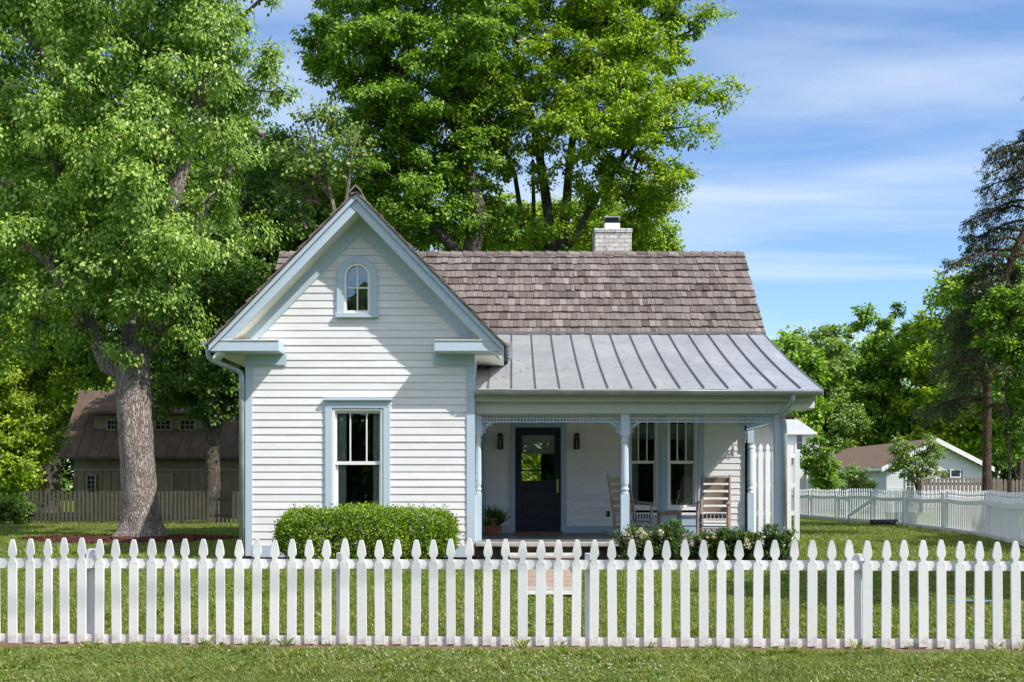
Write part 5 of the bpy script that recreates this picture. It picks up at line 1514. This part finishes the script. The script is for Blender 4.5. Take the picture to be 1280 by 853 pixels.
shrub('low shrub with many cream blossoms, nearest the walkway by the porch', 795, .50, 661, 301, flowers=[(787, 668), (795, 672), (800, 666), (792, 678), (805, 672), (786, 676), (798, 681)])
shrub('tall leafy shrub with few blossoms in front of the side table', 838, .58, 656, 302, flowers=[(824, 672), (812, 676), (858, 674)])
shrub('low shrub with pale blossoms in front of the right rocking chair', 884, .42, 667, 303, flowers=[(876, 674), (886, 671), (893, 675), (880, 680)])
shrub('plain green upright shrub in front of the rear porch column', 908, .42, 661, 304)
shrub('dark green shrub half behind others near the porch corner, one white blossom', 934, .34, 668, 305, flowers=[(931, 680), (934, 684)])
shrub('broad dark green shrub at the foot of the right porch column', 966, .56, 660, 306, flowers=[(951, 676)])

def spiky_pot(lb, px, py, pr_, h, n, L, seed, mat=LF_DARK):
    y = 21.3; c = P(px, py, y); z0 = zr(-.915); g = np.random.default_rng(seed)
    t = thing('potted_plant', lb, 'potted plant', (c.x, y, z0), 'potted plants beside the front door')
    m = MB(); m.lathe(c.x, y, [(pr_ * .68, z0), (pr_ * .95, z0 + h * .82), (pr_ * 1.08, z0 + h * .83), (pr_ * 1.08, z0 + h), (pr_ * .95, z0 + h), (pr_ * .9, z0 + h * .9)], 18)
    m.build('pot', TERRA, t, smooth=False)
    a = rdir(g, n); a[:, 2] = np.abs(a[:, 2]) * .9 + .75
    base = np.tile([c.x, y, z0 + h * .95], (n, 1)) + g.normal(0, .02, (n, 3)) * [1, 1, 0]
    q = leaf_quads(base, a, rdir(g, n) + np.array([0, 0, .3]), L * g.uniform(.7, 1.2, n), np.full(n, .030))
    npmesh('foliage', q, 4, mat, t)
spiky_pot('terracotta pot with a tall spiky dark plant, nearest the navy door', 622, 670, .085, .16, 70, .34, 1)
spiky_pot('terracotta pot with a bushy low plant, left of the spiky one', 611, 670, .085, .16, 150, .16, 2, LF_MID)
spiky_pot('small pot with a tall spiky plant at the back, against the siding', 616.5, 664, .10, .30, 60, .30, 3)

# ================================================================== FRONT PICKET FENCE
YF = lambda x: 10.235 - .0438 * x
ang = math.atan(-.0438)
fence = thing('picket_fence', 'white wooden picket fence running across the whole foreground', 'fence', (0, 10.235, 0))
def picket_outline(w, h, tip=.018, jit=0):
    r_ = random.Random(jit)
    prof = [(w / 2, 0), (w / 2, h - .225), (w * .47, h - .212), (w * .31, h - .197), (w * .25, h - .178), (w * .30, h - .161), (w * .43, h - .148), (w * .485, h - .128), (w * .46, h - .10), (w * .36, h - .052), (w * .24, h - .014), (w * .17, h)]
    return [(x, z) for x, z in prof] + [(-x, z) for x, z in reversed(prof)]
pms = []
for k in range(5):
    m = MB(); m.mat(FENCE)
    h = .965 + random.uniform(-.004, .004); w = .086 + random.uniform(-.003, .003)
    o = picket_outline(w, h)
    o[0] = (o[0][0] + random.uniform(-.002, .002), random.uniform(0, .008)); 
    m.prism_y(o[::-1], -.021, -.001)
    ob = m.build('picket', None)
    b = ob.modifiers.new('bevel', 'BEVEL'); b.width = .0022; b.segments = 1
    pms.append(ob)
npk = 86; sp = .1632; x0 = -4.80 - 14 * sp
used = set()
for i in range(npk):
    k = random.randrange(5)
    if k not in used: o = pms[k]; used.add(k)
    else:
        o = pms[k].copy(); COL.objects.link(o)
    o.parent = fence
    x = x0 + i * sp + random.uniform(-.005, .005)
    o.location = (x, YF(x) - 10.235 - .022, .008 + random.uniform(-.008, .007))
    o.rotation_euler = (random.uniform(-.006, .006), random.uniform(-.011, .011), ang + random.uniform(-.03, .03))
for k in range(5):
    if k not in used: bpy.data.objects.remove(pms[k])
def fence_rail(name, z0, z1, xa, xb):
    m = MB(); ya, yb_ = YF(xa), YF(xb)
    m.hexa([(xa, ya - .020, z0), (xb, yb_ - .020, z0), (xb, yb_ + .018, z0), (xa, ya + .018, z0), (xa, ya - .020, z1), (xb, yb_ - .020, z1), (xb, yb_ + .018, z1), (xa, ya + .018, z1)])
    return m.build(name, FENCE, fence)
posts_x = [-8.5, -6.15, -3.92, -1.565, .715, 3.135, 5.5, 7.85]
for a, b in zip(posts_x[:-1], posts_x[1:]):
    fence_rail('rail', .70 + random.uniform(-.003, .003), .788, a + .002, b - .002)
    fence_rail('rail', .0, .085 + random.uniform(-.004, .004), a + .002, b - .002)
for x in posts_x:
    wd = .055 if x in (-1.565, 3.135) else .045
    m = MB(); y = YF(x) + .065; m.box(x - wd, x + wd, y - .045, y + .045, -.1, .845)
    if x == -3.92: m.prism_y([(x - wd, .846), (x + wd, .846), (x + wd * .7, .875), (x - wd * .7, .875)][::-1], y - .045, y + .045)
    m.build('fence_post', FENCE, fence, bevel=.003)

# ================================================================== SIDE FENCE (right)
side = thing('side_fence', 'white scalloped picket fence receding along the right of the lawn', 'fence', (10.5, 30, GZ))
SP = [(9.2, 19.6), (10.04, 23.6), (10.5, 27.1), (10.66, 30.3), (10.72, 33.2), (10.5, 35.0), (10.45, 35.9), (10.3, 38.6), (10.2, 41.2), (10.1, 44)]
pm = None
for k, ((xa, ya), (xb, yb_)) in enumerate(zip(SP[:-1], SP[1:])):
    gate = (k == 4)
    L = math.hypot(xb - xa, yb_ - ya); n = max(2, int(L / .155)); ux, uy = (xb - xa) / L, (yb_ - ya) / L; a_ = math.atan2(uy, ux)
    px_, py_ = -uy, ux     # perpendicular (towards the house is -x..)
    fam = MB()
    for i in range(n):
        s = (i + .5) * L / n; cx, cy = xa + ux * s, ya + uy * s; dip = .045 * math.sin(math.pi * s / L) if not gate else 0
        z1 = GZ + 1.02 - dip + random.uniform(-.006, .006); z0 = GZ + .06; w = .034
        o = [(-w, z0), (w, z0), (w, z1 - .15), (w * .55, z1 - .12), (w, z1 - .08), (w * .3, z1), (-w * .3, z1), (-w, z1 - .08), (-w * .55, z1 - .12), (-w, z1 - .15)]
        v = [(cx + ux * q - px_ * -.01, cy + uy * q - py_ * -.01, z) for q, z in o] + [(cx + ux * q + px_ * .028, cy + uy * q + py_ * .028, z) for q, z in o]
        nn = len(o); fam.add([(p[0], p[1], p[2]) for p in v], [tuple(range(nn - 1, -1, -1)), tuple(range(nn, 2 * nn))] + [(q, (q + 1) % nn, nn + (q + 1) % nn, nn + q) for q in range(nn)])
    # (pickets stand on the far side of the rails)
    fam.v = [(x_ + px_ * -.06, y_ + py_ * -.06, z_) for x_, y_, z_ in fam.v]
    # rails facing the lawn
    def rl(za, zb, dipk=0):
        seg = 8
        for q in range(seg):
            s0, s1 = L * q / seg, L * (q + 1) / seg
            d0, d1 = (dipk * math.sin(math.pi * s0 / L), dipk * math.sin(math.pi * s1 / L))
            A_ = [(xa + ux * s + px_ * o, ya + uy * s + py_ * o, z) for (s, o, z) in ((s0, .0, za - d0), (s1, .0, za - d1), (s1, .04, za - d1), (s0, .04, za - d0), (s0, 0, zb - d0), (s1, 0, zb - d1), (s1, .04, zb - d1), (s0, .04, zb - d0))]
            fam.hexa(A_)
    rl(GZ + .70, GZ + .80, .04 if not gate else 0); rl(GZ + .0, GZ + .10)
    if gate:
        fam.hexa([(xa + ux * s + px_ * o, ya + uy * s + py_ * o, z) for (s, o, z) in ((.05, .042, GZ + .62), (L - .1, .042, GZ + .08), (L - .1, .07, GZ + .08), (.05, .07, GZ + .62), (.05, .042, GZ + .72), (L - .1, .042, GZ + .18), (L - .1, .07, GZ + .18), (.05, .07, GZ + .72))])
    fam.build('gate' if gate else 'picket_panel', FENCE, side)
for (x, y) in SP:
    m = MB(); m.box(x - .075, x + .045, y - .06, y + .06, GZ - .1, GZ + .93); m.prism_y([(x - .09, GZ + .931), (x + .06, GZ + .931), (x - .015, GZ + .985)][::-1], y - .07, y + .07)
    m.build('fence_post', FENCE, side)

# tall picket screen right of the porch
t = thing('picket_screen', 'tall white picket screen behind the right porch column', 'fence', (5.2, 22.6, GZ))
x = 4.90 - .03
while x < 5.72:
    m = MB(); o = [(-.045, .1), (.045, .1), (.045, 1.78), (.02, 1.81), (.045, 1.86), (.012, 1.94), (-.012, 1.94), (-.045, 1.86), (-.02, 1.81), (-.045, 1.78)]
    m.prism_y([(x + a, GZ + b) for a, b in o][::-1], 22.55, 22.575); m.build('picket', FENCE, t); x += .142
for z in (.50, 1.07, 1.66):
    m = MB(); m.box(4.76, 5.72, 22.576, 22.61, GZ + z, GZ + z + .09); m.build('rail', FENCE, t)
m = MB(); m.box(5.70, 5.80, 22.58, 22.68, GZ - .05, GZ + 1.8); m.build('fence_post', FENCE, t)

# wooden fences
def plain_fence(name, lb, x0, x1, y, h, mat, z=GZ, sp=.145, w=.05, point=True, yb=None):
    t = thing(name, lb, 'fence', ((x0 + x1) / 2, y, z)); npan = max(1, round((x1 - x0) / 2.4)); yb = y if yb is None else yb
    yy = lambda x: y + (yb - y) * (x - x0) / (x1 - x0)
    for k in range(npan):
        a, b = x0 + (x1 - x0) * k / npan, x0 + (x1 - x0) * (k + 1) / npan; m = MB(); x = a + sp / 2
        while x < b - sp * .3:
            hh = h + random.uniform(-.02, .02); y_ = yy(x)
            o = [(x - w, z + .04), (x + w, z + .04), (x + w, z + hh - .06), (x + w * .35, z + hh), (x - w * .35, z + hh), (x - w, z + hh - .06)] if point else [(x - w, z + .04), (x + w, z + .04), (x + w, z + hh), (x - w, z + hh)]
            m.prism_y(o[::-1], y_ - .04, y_ - .018); x += sp
        for zz_ in (.2, h - .28): m.hexa([(a, yy(a) - .015, z + zz_), (b, yy(b) - .015, z + zz_), (b, yy(b) + .02, z + zz_), (a, yy(a) + .02, z + zz_), (a, yy(a) - .015, z + zz_ + .08), (b, yy(b) - .015, z + zz_ + .08), (b, yy(b) + .02, z + zz_ + .08), (a, yy(a) + .02, z + zz_ + .08)])
        m.build('picket_panel', mat, t)
        m = MB(); m.box(a - .045, a + .045, yy(a) + .022, yy(a) + .11, z - .05, z + h - .05); m.build('fence_post', mat, t)
plain_fence('wooden_fence', 'weathered greenish wooden picket fence in front of the tan barn', -14.2, -5.0, 32.5, .95, GREYWOOD, sp=.122, w=.036, point=False)
plain_fence('wooden_fence', 'weathered brown picket fence below the gable of the brown-roofed house', 15.3, 18.3, 42, 1.42, BROWNWOOD, sp=.15, w=.05)
plain_fence('wooden_fence', 'weathered brown picket fence running out of the frame at the right edge', 18.4, 24, 43, 1.36, BROWNWOOD, sp=.15, w=.05)

# black corrugated pipe
t = MB()
prof = []
n = 46
pts = [(9.95 + .02 * math.sin(i * .3) + i * .0255, 31.0 + .006 * i, GZ + .085 + .003 * math.sin(i)) for i in range(n)]
t.tube(pts, [.075 if i % 2 else .092 for i in range(n)], 10)
tag(t.build('drain_pipe', PIPE), 'black corrugated drain pipe lying on the grass by the side fence', 'pipe')
# thin pale blue strip lying in the shaded grass
m = MB(); nps = 14; v = []
for i in range(nps):
    f = i / (nps - 1); x = 5.05 + .62 * f; y = 13.1 - .10 * f; w = .07 * math.sin(math.pi * min(1, f * 1.0 + .08)) + .008; z = gz(x, y) + .045 + .006 * math.sin(i * 1.3)
    v += [(x, y - w, z - .008), (x, y + w, z - .008), (x, y + w, z + .008), (x, y - w, z + .008)]
m.add(v, [(j * 4 + i, j * 4 + (i + 1) % 4, (j + 1) * 4 + (i + 1) % 4, (j + 1) * 4 + i) for j in range(nps - 1) for i in range(4)] + [(0, 3, 2, 1), (4 * nps - 4, 4 * nps - 3, 4 * nps - 2, 4 * nps - 1)])
tag(m.build('garden_hose', HOSE, smooth=True), 'short flat length of pale blue hose lying in the shaded grass behind the fence', 'hose')

# ================================================================== BARN
barn = thing('barn', 'tan board-and-batten barn with brown metal roof and shed dormer behind the maple', 'barn', (-12, 44, GZ))
yb0 = 42.0; sB = FPX / yb0
zE = P(0, 571, yb0).z; x0b, x1b = P(72, 0, yb0).x, P(330, 0, yb0).x
yR, zRd = 44.2, P(0, 488, 44.2).z
m = MB(); wy = 42.45
m.box(x0b + .45, x1b - .4, wy, wy + 4.4, 0, zE - .12)
k = x0b + .5
while k < x1b - .5: m.box(k - .02, k + .02, wy - .025, wy, GZ, zE - .5); k += .33
m.prism_x([(wy, zE - .12), (wy + 4.4, zE - .12), (yR + .1, zRd - .2), (yR - .1, zRd - .2)], x0b + .45, x0b + .50)
bw = m.build('wall', TAN, barn)
m = MB(); m.box(x0b + .45, x1b - .4, wy - .04, wy - .0255, zE - .52, zE - .44); m.build('trim_board', TANTRIM, bw)
m = MB()
kr = (zRd - zE) / (yR - yb0)
m.prism_x([(yb0, zE), (yR, zRd), (yR + 2.3, zE - .1), (yR + 2.3, zE - .2), (yR, zRd - .1), (yb0, zE - .1)], x0b, x1b)
x = x0b + .25
br = m.build('roof', DKROOF, barn)
m = MB()
while x < x1b:
    m.hexa([(x - .015, yb0, zE + .001), (x + .015, yb0, zE + .001), (x + .015, yR, zRd + .001), (x - .015, yR, zRd + .001), (x - .01, yb0, zE + .03), (x + .01, yb0, zE + .03), (x + .01, yR, zRd + .03), (x - .01, yR, zRd + .03)]); x += .42
m.build('roof_rib', DKROOF, br)
# dormer
dm = MB(); xd0, xd1 = P(119, 0, 43).x, P(256, 0, 43).x
zd0, zd1 = P(0, 541, 42.75).z, P(0, 519, 42.75).z
dm.box(xd0, xd1, 42.9, 44.0, zd0 - .1, zd1)
d = dm.build('dormer', TAN, barn)
m = MB(); m.hexa([(xd0 - .35, 42.5, zd1 + .02), (xd1 + .3, 42.5, zd1 + .02), (xd1 + .3, 44.25, zRd - .06), (xd0 - .35, 44.25, zRd - .06), (xd0 - .35, 42.5, zd1 + .11), (xd1 + .3, 42.5, zd1 + .11), (xd1 + .3, 44.25, zRd + .02), (xd0 - .35, 44.25, zRd + .02)])
m.build('dormer_roof', DKROOF, d)
def small_window(parent, x0, x1, z0, z1, y, nx_, nz_, fr=TANTRIM, f=.06):
    m = MB(); m.box(x0 - f, x0, y - .05, y, z0 - f, z1 + f); m.box(x1, x1 + f, y - .05, y, z0 - f, z1 + f); m.box(x0, x1, y - .05, y, z1, z1 + f); m.box(x0, x1, y - .05, y, z0 - f, z0)
    for k in range(1, nx_): q = x0 + (x1 - x0) * k / nx_; m.box(q - .012, q + .012, y - .03, y - .01, z0, z1)
    for k in range(1, nz_): q = z0 + (z1 - z0) * k / nz_; m.box(x0, x1, y - .028, y - .012, q - .012, q + .012)
    w = m.build('window', fr, parent)
    m = MB(); m.box(x0, x1, y - .008, y - .002, z0, z1); m.build('pane', DKGLASS, w)
for a, b in ((135, 147), (195, 213), (226, 243)):
    small_window(d, P(a, 0, 42.9).x, P(b, 0, 42.9).x, P(0, 537, 42.9).z, P(0, 526, 42.9).z, 42.898, 3, 2)
small_window(barn, P(110, 0, wy).x, P(119, 0, wy).x, P(0, 617, wy).z, P(0, 595, wy).z, wy - .027, 2, 4)
m = MB(); xa_, xb_ = P(197, 0, wy).x, P(214, 0, wy).x; zt = P(0, 595, wy).z
m.box(xa_ - .08, xa_, wy - .06, wy - .027, GZ, zt + .08); m.box(xb_, xb_ + .08, wy - .06, wy - .027, GZ, zt + .08); m.box(xa_, xb_, wy - .06, wy - .027, zt, zt + .08)
dr = m.build('door_frame', TANTRIM, barn); m = MB(); m.box(xa_, xb_, wy - .045, wy - .028, GZ, zt); m.build('door', TAN, dr)
m = MB(); m.box(P(274, 0, wy).x - .04, P(274, 0, wy).x + .04, wy - .05, wy - .026, GZ, P(0, 590, wy).z); m.build('trim_board', TANTRIM, barn)

# ================================================================== NEIGHBOUR HOUSES
yn = 60.0
nh = thing('ranch_house', 'white single-storey house with low brown roof beyond the side fence', 'house', (22.5, 64, 0))
xa_, xb_, xc_ = P(1103, 0, yn).x, P(1243, 0, yn).x, P(1172.5, 0, yn).x
ze, zp = P(0, 584, yn).z, P(0, 547.5, yn).z
m = MB()
siding(m, lambda a, b: [(xa_ + .35, xb_ - .35)], .05, ze - .05, yn + .4, e=.16)
kk = (zp - ze) / (xc_ - xa_)
siding(m, lambda a, b: [(xc_ - max(.02, (zp - .1 - b) / kk), xc_ + max(.02, (zp - .1 - b) / kk))], ze - .05, zp - .15, yn + .4, e=.16)
siding(m, lambda a, b: [(yn + .4, 75.5)], .05, ze - .05, xa_ + .35, axis='x', sgn=-1, e=.16)
siding(m, lambda a, b: [(yn + .4, 75.5)], .05, ze - .05, xb_ - .35, axis='x', sgn=1, e=.16)
m.build('wall', SIDING2, nh)
m = MB(); m.prism_y([(xa_, ze), (xc_, zp), (xb_, ze), (xb_, ze - .14), (xc_, zp - .16), (xa_, ze - .14)], yn + .05, 76)
nr_ = m.build('roof', BRROOF, nh)
m = MB(); m.prism_y([(xa_ - .02, ze - .01), (xc_, zp - .01), (xc_, zp - .28), (xa_ - .02, ze - .26)][::-1], yn, yn + .05); m.prism_y([(xb_ + .02, ze - .01), (xc_, zp - .01), (xc_, zp - .28), (xb_ + .02, ze - .26)], yn, yn + .05)
m.box(xa_ - .06, xa_ - .005, yn + .05, 76, ze - .2, ze - .03); m.build('fascia', WHITE, nh)
m = MB(); m.box(P(1180, 0, yn).x, P(1206, 0, yn).x, yn + .34, yn + .37, P(0, 597, yn).z - .02, P(0, 588, yn).z); small_window(nh, P(1192, 0, yn).x, P(1203, 0, yn).x, P(0, 596, yn).z, P(0, 588, yn).z, yn + .375, 3, 2, WHITE)
m.build('shutter', CARP, nh)
small_window(nh, P(1136, 0, yn).x, P(1145, 0, yn).x, .6, P(0, 589, yn).z, yn + .375, 2, 2, WHITE)
m = MB(); zv = P(0, 557, yn).z; m.box(xc_ - .25, xc_ + .25, yn + .34, yn + .378, zv - .2, zv + .12); m.build('gable_vent', CARP, nh)
# side windows facing the lawn
m = MB()
for yy in (62.3, 66.0): m.box(xa_ + .30, xa_ + .33, yy, yy + 1.3, .9, 1.75)
m.build('side_window', DKGLASS, nh)
y2 = 75.0
th = thing('two_storey_house', 'pale two-storey house with grey metal roof just right of the porch column', 'house', (20, 78, 0))
x0_, x1_ = P(985, 0, y2).x, P(1018, 0, y2).x
ztp = P(0, 541, y2).z
m = MB(); m.box(P(960, 0, y2).x, x1_, y2 + .3, y2 + 7, 0, ztp); m.box(x1_, P(1052, 0, y2).x, y2 + 2.4, y2 + 7, 0, P(0, 565, y2).z); m.build('wall', WHITE, th)
m = MB(); c = P(1000, 524, y2 + 2.5)
xl_, xr_ = P(955, 0, y2).x, P(1021, 0, y2).x
m.add([(xl_, y2, ztp), (xr_, y2, ztp), (xr_, y2 + 7.2, ztp), (xl_, y2 + 7.2, ztp), (xl_ + 1, y2 + 3, c.z), (c.x, y2 + 3, c.z), (c.x, y2 + 5, c.z), (xl_ + 1, y2 + 5, c.z)], [(0, 1, 5, 4), (1, 2, 6, 5), (2, 3, 7, 6), (3, 0, 4, 7), (4, 5, 6, 7), (3, 2, 1, 0)])
m.hexa([(x1_ - .4, y2 + 2.1, ztp - .3), (P(1060, 0, y2).x, y2 + 2.1, P(0, 572, y2).z), (P(1060, 0, y2).x, y2 + 7, P(0, 572, y2).z), (x1_ - .4, y2 + 7, ztp - .3), (x1_ - .4, y2 + 2.1, ztp + .25), (P(1060, 0, y2).x, y2 + 2.1, P(0, 570, y2).z), (P(1060, 0, y2).x, y2 + 7, P(0, 570, y2).z), (x1_ - .4, y2 + 7, ztp + .25)])
m.build('roof', GREYROOF, th)
m = MB(); m.box(xl_, xr_, y2 - .06, y2 - .002, ztp - .12, ztp + .06); m.build('fascia', WHITE, th)
small_window(th, P(997, 0, y2).x, P(1004, 0, y2).x, P(0, 562, y2).z, P(0, 544, y2).z, y2 + .29, 1, 2, WHITE, .1)
m = MB(); m.hexa([(P(975, 0, y2).x, y2 - 1.6, P(0, 573, y2).z), (P(1006, 0, y2).x, y2 - 1.6, P(0, 573, y2).z), (P(1003, 0, y2).x, y2 + .28, P(0, 566, y2).z), (P(975, 0, y2).x, y2 + .28, P(0, 566, y2).z),
                 (P(975, 0, y2).x, y2 - 1.6, P(0, 571, y2).z), (P(1006, 0, y2).x, y2 - 1.6, P(0, 571, y2).z), (P(1003, 0, y2).x, y2 + .28, P(0, 564, y2).z), (P(975, 0, y2).x, y2 + .28, P(0, 564, y2).z)]); m.build('porch_canopy', GREYROOF, th)
m = MB(); m.box(P(1001, 0, y2).x, P(1003, 0, y2).x, y2 - 1.5, y2 - 1.4, 0, P(0, 573, y2).z); m.build('canopy_post', WHITE, th)

# parked car glimpsed over the side fence
cx0 = P(1008, 0, 56).x
car = thing('parked_car', 'dark car glimpsed above the side fence beside the porch column', 'car', (cx0 - 2.2, 56, 0))
def car_side(y0, y1, prof, mat, name):
    m = MB(); m.prism_y([(cx0 - 4.4 + a, b) for a, b in prof], y0, y1); return m.build(name, mat, car, bevel=.05)
car_side(55.2, 56.9, [(0, .35), (0, .85), (.9, .98), (1.5, 1.45), (3.0, 1.52), (3.9, 1.1), (4.35, 1.02), (4.4, .4)], CARP, 'body')
car_side(55.18, 56.92, [(1.15, 1.0), (1.6, 1.38), (2.95, 1.43), (3.6, 1.08)], DKGLASS, 'side_window')
for a in (.85, 3.5):
    for yy in (55.25, 56.7):
        m = MB(); m.prism_y([(cx0 - 4.4 + a + .33 * math.cos(t_), .33 + .33 * math.sin(t_)) for t_ in np.linspace(0, 6.28, 19)[:-1]], yy - .1, yy + .1); m.build('wheel', PIPE, car)

# ================================================================== GRASS
def frustum_x(y, pad=.4): return 640 / FPX * y + pad
def blades(g, n, ya, yb, hmean, w, name, mat, mask=None, power=1.0, xlim=None, lean=.9, patch=True):
    y = ya + (yb - ya) * g.uniform(0, 1, n) ** power
    x = g.uniform(-1, 1, n) * frustum_x(y, 2.2)
    if xlim: x = g.uniform(xlim[0], xlim[1], n)
    if mask is not None:
        k = mask(x, y); x, y = x[k], y[k]
    n = len(x)
    hm = hmean * (1 + (.5 * np.sin(x * 2.1 + 1.3 * np.sin(y * 1.7)) * np.sin(y * 2.6 + x * .7) + .25 * np.sin(x * 6.3 + y * 4.1)) * (1 if patch else 0))
    h = hm * g.uniform(.5, 1.45, n)
    z = gzv(x, y)
    a = g.uniform(0, 6.283, n); le = g.uniform(0, lean, n) * h
    bx, by = np.cos(a) * w, np.sin(a) * w
    tx, ty = np.cos(a + 1.3) * le, np.sin(a + 1.3) * le
    p0 = np.stack([x - bx, y - by, z - .005], 1); p1 = np.stack([x + bx, y + by, z - .005], 1)
    p2 = np.stack([x + bx * .6 + tx * .4, y + by * .6 + ty * .4, z + h * .62], 1); p3 = np.stack([x + tx, y + ty, z + h], 1)
    return np.stack([p0, p1, p2, p3], 1).reshape(-1, 3)
g = np.random.default_rng(99)
def edge_noise(x): return .05 * np.sin(x * 3.1) + .04 * np.sin(x * 7.7 + 1) + .03 * np.sin(x * 17 + 2)
# roadside strip in front of the fence
m1 = lambda x, y: (y < 10.235 - .0438 * x - .27 + edge_noise(x) * .8 + g.normal(0, .03, len(x)))
q = blades(g, 380000, 7.7, 10.4, .027, .0032, '', None, m1)
tag(npmesh('verge_grass', q, 4, GRASSM), 'tufty mown grass strip in front of the picket fence', 'grass', kind='stuff')
def m2(x, y):
    inwalk = (x > .08) & (x < .88) & (y > 13.72)
    bed1 = (x > .05) & (x < 5.35) & (y > 17.32); bed2 = (x > -4.35) & (x < .1) & (y > 16.93)
    return (y > 10.235 - .0438 * x + .06 + edge_noise(x + 3)) & ~inwalk & ~bed1 & ~bed2
q = blades(g, 420000, 10.2, 18.4, .028, .0046, '', None, m2, power=1.15)
q2 = blades(g, 230000, 18.4, 34, .036, .0075, '', None, lambda x, y: ((x > 5.0) | (x < -4.7)) & ~((np.abs(x + 7.9) / 2.3) ** 2 + (np.abs(y - 23.2) / 1.5) ** 2 < .95) & (x < 11.2) & (y < 33))
tag(npmesh('lawn_grass', np.vstack([q, q2]), 4, GRASSF), 'mown green lawn around the house inside the picket fence', 'grass', kind='stuff')
def tufts(g, n, ya, yb, mask, per, hh, w, spread):
    y = g.uniform(ya, yb, n); x = g.uniform(-1, 1, n) * frustum_x(y, .4); k = mask(x, y); x, y = x[k], y[k]; n = len(x)
    X = np.repeat(x, per) + g.normal(0, spread, n * per); Y = np.repeat(y, per) + g.normal(0, spread, n * per); H_ = np.repeat(hh * g.uniform(.5, 1.3, n), per) * g.uniform(.5, 1.2, n * per)
    a = g.uniform(0, 6.283, n * per); le = g.uniform(.1, 1.1, n * per) * H_; z = gzv(X, Y); bx, by = np.cos(a) * w, np.sin(a) * w; tx, ty = np.cos(a + 1.4) * le, np.sin(a + 1.4) * le
    return np.stack([np.stack([X - bx, Y - by, z - .005], 1), np.stack([X + bx, Y + by, z - .005], 1), np.stack([X + bx * .7 + tx * .5, Y + by * .7 + ty * .5, z + H_ * .7], 1), np.stack([X + tx, Y + ty, z + H_], 1)], 1).reshape(-1, 3)
q = np.vstack([tufts(g, 260, 7.9, 10.1, m1, 60, .055, .0034, .03), tufts(g, 420, 10.4, 17, m2, 50, .06, .0048, .04),
               tufts(g, 130, 9.7, 10.9, lambda x, y: np.abs(y - (10.235 - .0438 * x) - .04) < .16, 34, .07, .0036, .03)])
tag(npmesh('grass_tufts', q, 4, GRASSF), 'longer darker tufts standing out of the mown grass and along the fence foot', 'grass tufts', kind='stuff')
def weeds(g, n, ya, yb, mask, r0):
    y = g.uniform(ya, yb, n); x = g.uniform(-1, 1, n) * frustum_x(y, .3)
    k = (np.sin(x * 1.7 + 1) + np.sin(y * 3.3 - x) + g.normal(0, .5, n) > .2) & mask(x, y); x, y = x[k], y[k]; n = len(x); per = 7
    a = g.uniform(0, 6.28, n * per); d_ = np.stack([np.cos(a), np.sin(a), g.uniform(.15, .8, n * per)], 1); c = np.repeat(np.stack([x, y, gzv(x, y) + .022], 1), per, axis=0)
    L = r0 * g.uniform(.5, 1.4, n * per); return leaf_quads(c, d_, rdir(g, n * per) * .3 + np.array([0, 0, 1.]), L, L * .55)
q = np.vstack([weeds(g, 2600, 7.8, 10.0, m1, .030), weeds(g, 3200, 10.6, 16.5, m2, .036)])
tag(npmesh('lawn_weeds', q, 4, LF_OLIVE), 'low broad-leaved weeds and clover leaves spread through the lawn', 'weeds', kind='stuff')
nl_ = len(litter[0]); lc = np.stack(litter, 1)
q = leaf_quads(lc, rdir(g, nl_) * [1, 1, .3], rdir(g, nl_) * .4 + [0, -.35, 1], g.uniform(.02, .055, nl_), g.uniform(.012, .028, nl_))
tag(npmesh('leaf_litter', q, 4, LF_DEAD), 'scattered dry leaf litter lying on the grey metal porch roof', 'leaf litter', kind='stuff')
# clover heads and daisies
def dots(g, n, ya, yb, r, mask, hz):
    y = g.uniform(ya, yb, n); x = g.uniform(-1, 1, n) * frustum_x(y)
    # gather in drifts
    k = (np.sin(x * 1.3 + 2) + np.sin(y * 2.9 + x * .8) + g.normal(0, .7, n) > .4) & mask(x, y); x, y = x[k], y[k]; n = len(x)
    z = gzv(x, y) + hz * g.uniform(.7, 1.3, n); o = []
    for s in range(4):
        c = np.stack([x, y, z], 1) + g.normal(0, r * .3, (n, 3)); o.append(leaf_quads(c, rdir(g, n), rdir(g, n), np.full(n, r * 2), np.full(n, r * 2)))
    return np.vstack(o)
q = np.vstack([dots(g, 2600, 7.8, 10.0, .0055, m1, .036), dots(g, 1800, 10.6, 16, .006, m2, .036)])
tag(npmesh('clover_flowers', q, 4, PETAL), 'tiny white clover heads scattered through the grass', 'clover', kind='stuff')
# mulch chips & fallen bits on the bed
n = 5000; a = g.uniform(0, 6.28, n); r_ = np.sqrt(g.uniform(0, 1, n)); x = -7.9 + 2.25 * r_ * np.cos(a); y = 23.2 + 1.45 * r_ * np.sin(a)
c = np.stack([x, y, gzv(x, y) + .035], 1)
q = leaf_quads(c, rdir(g, n) * [1, 1, .25], rdir(g, n) + [0, 0, 1], g.uniform(.03, .08, n), g.uniform(.015, .03, n))
tag(npmesh('mulch_chips', q, 4, MULCH), 'loose red-brown wood chips around the maple trunk', 'mulch', kind='stuff')
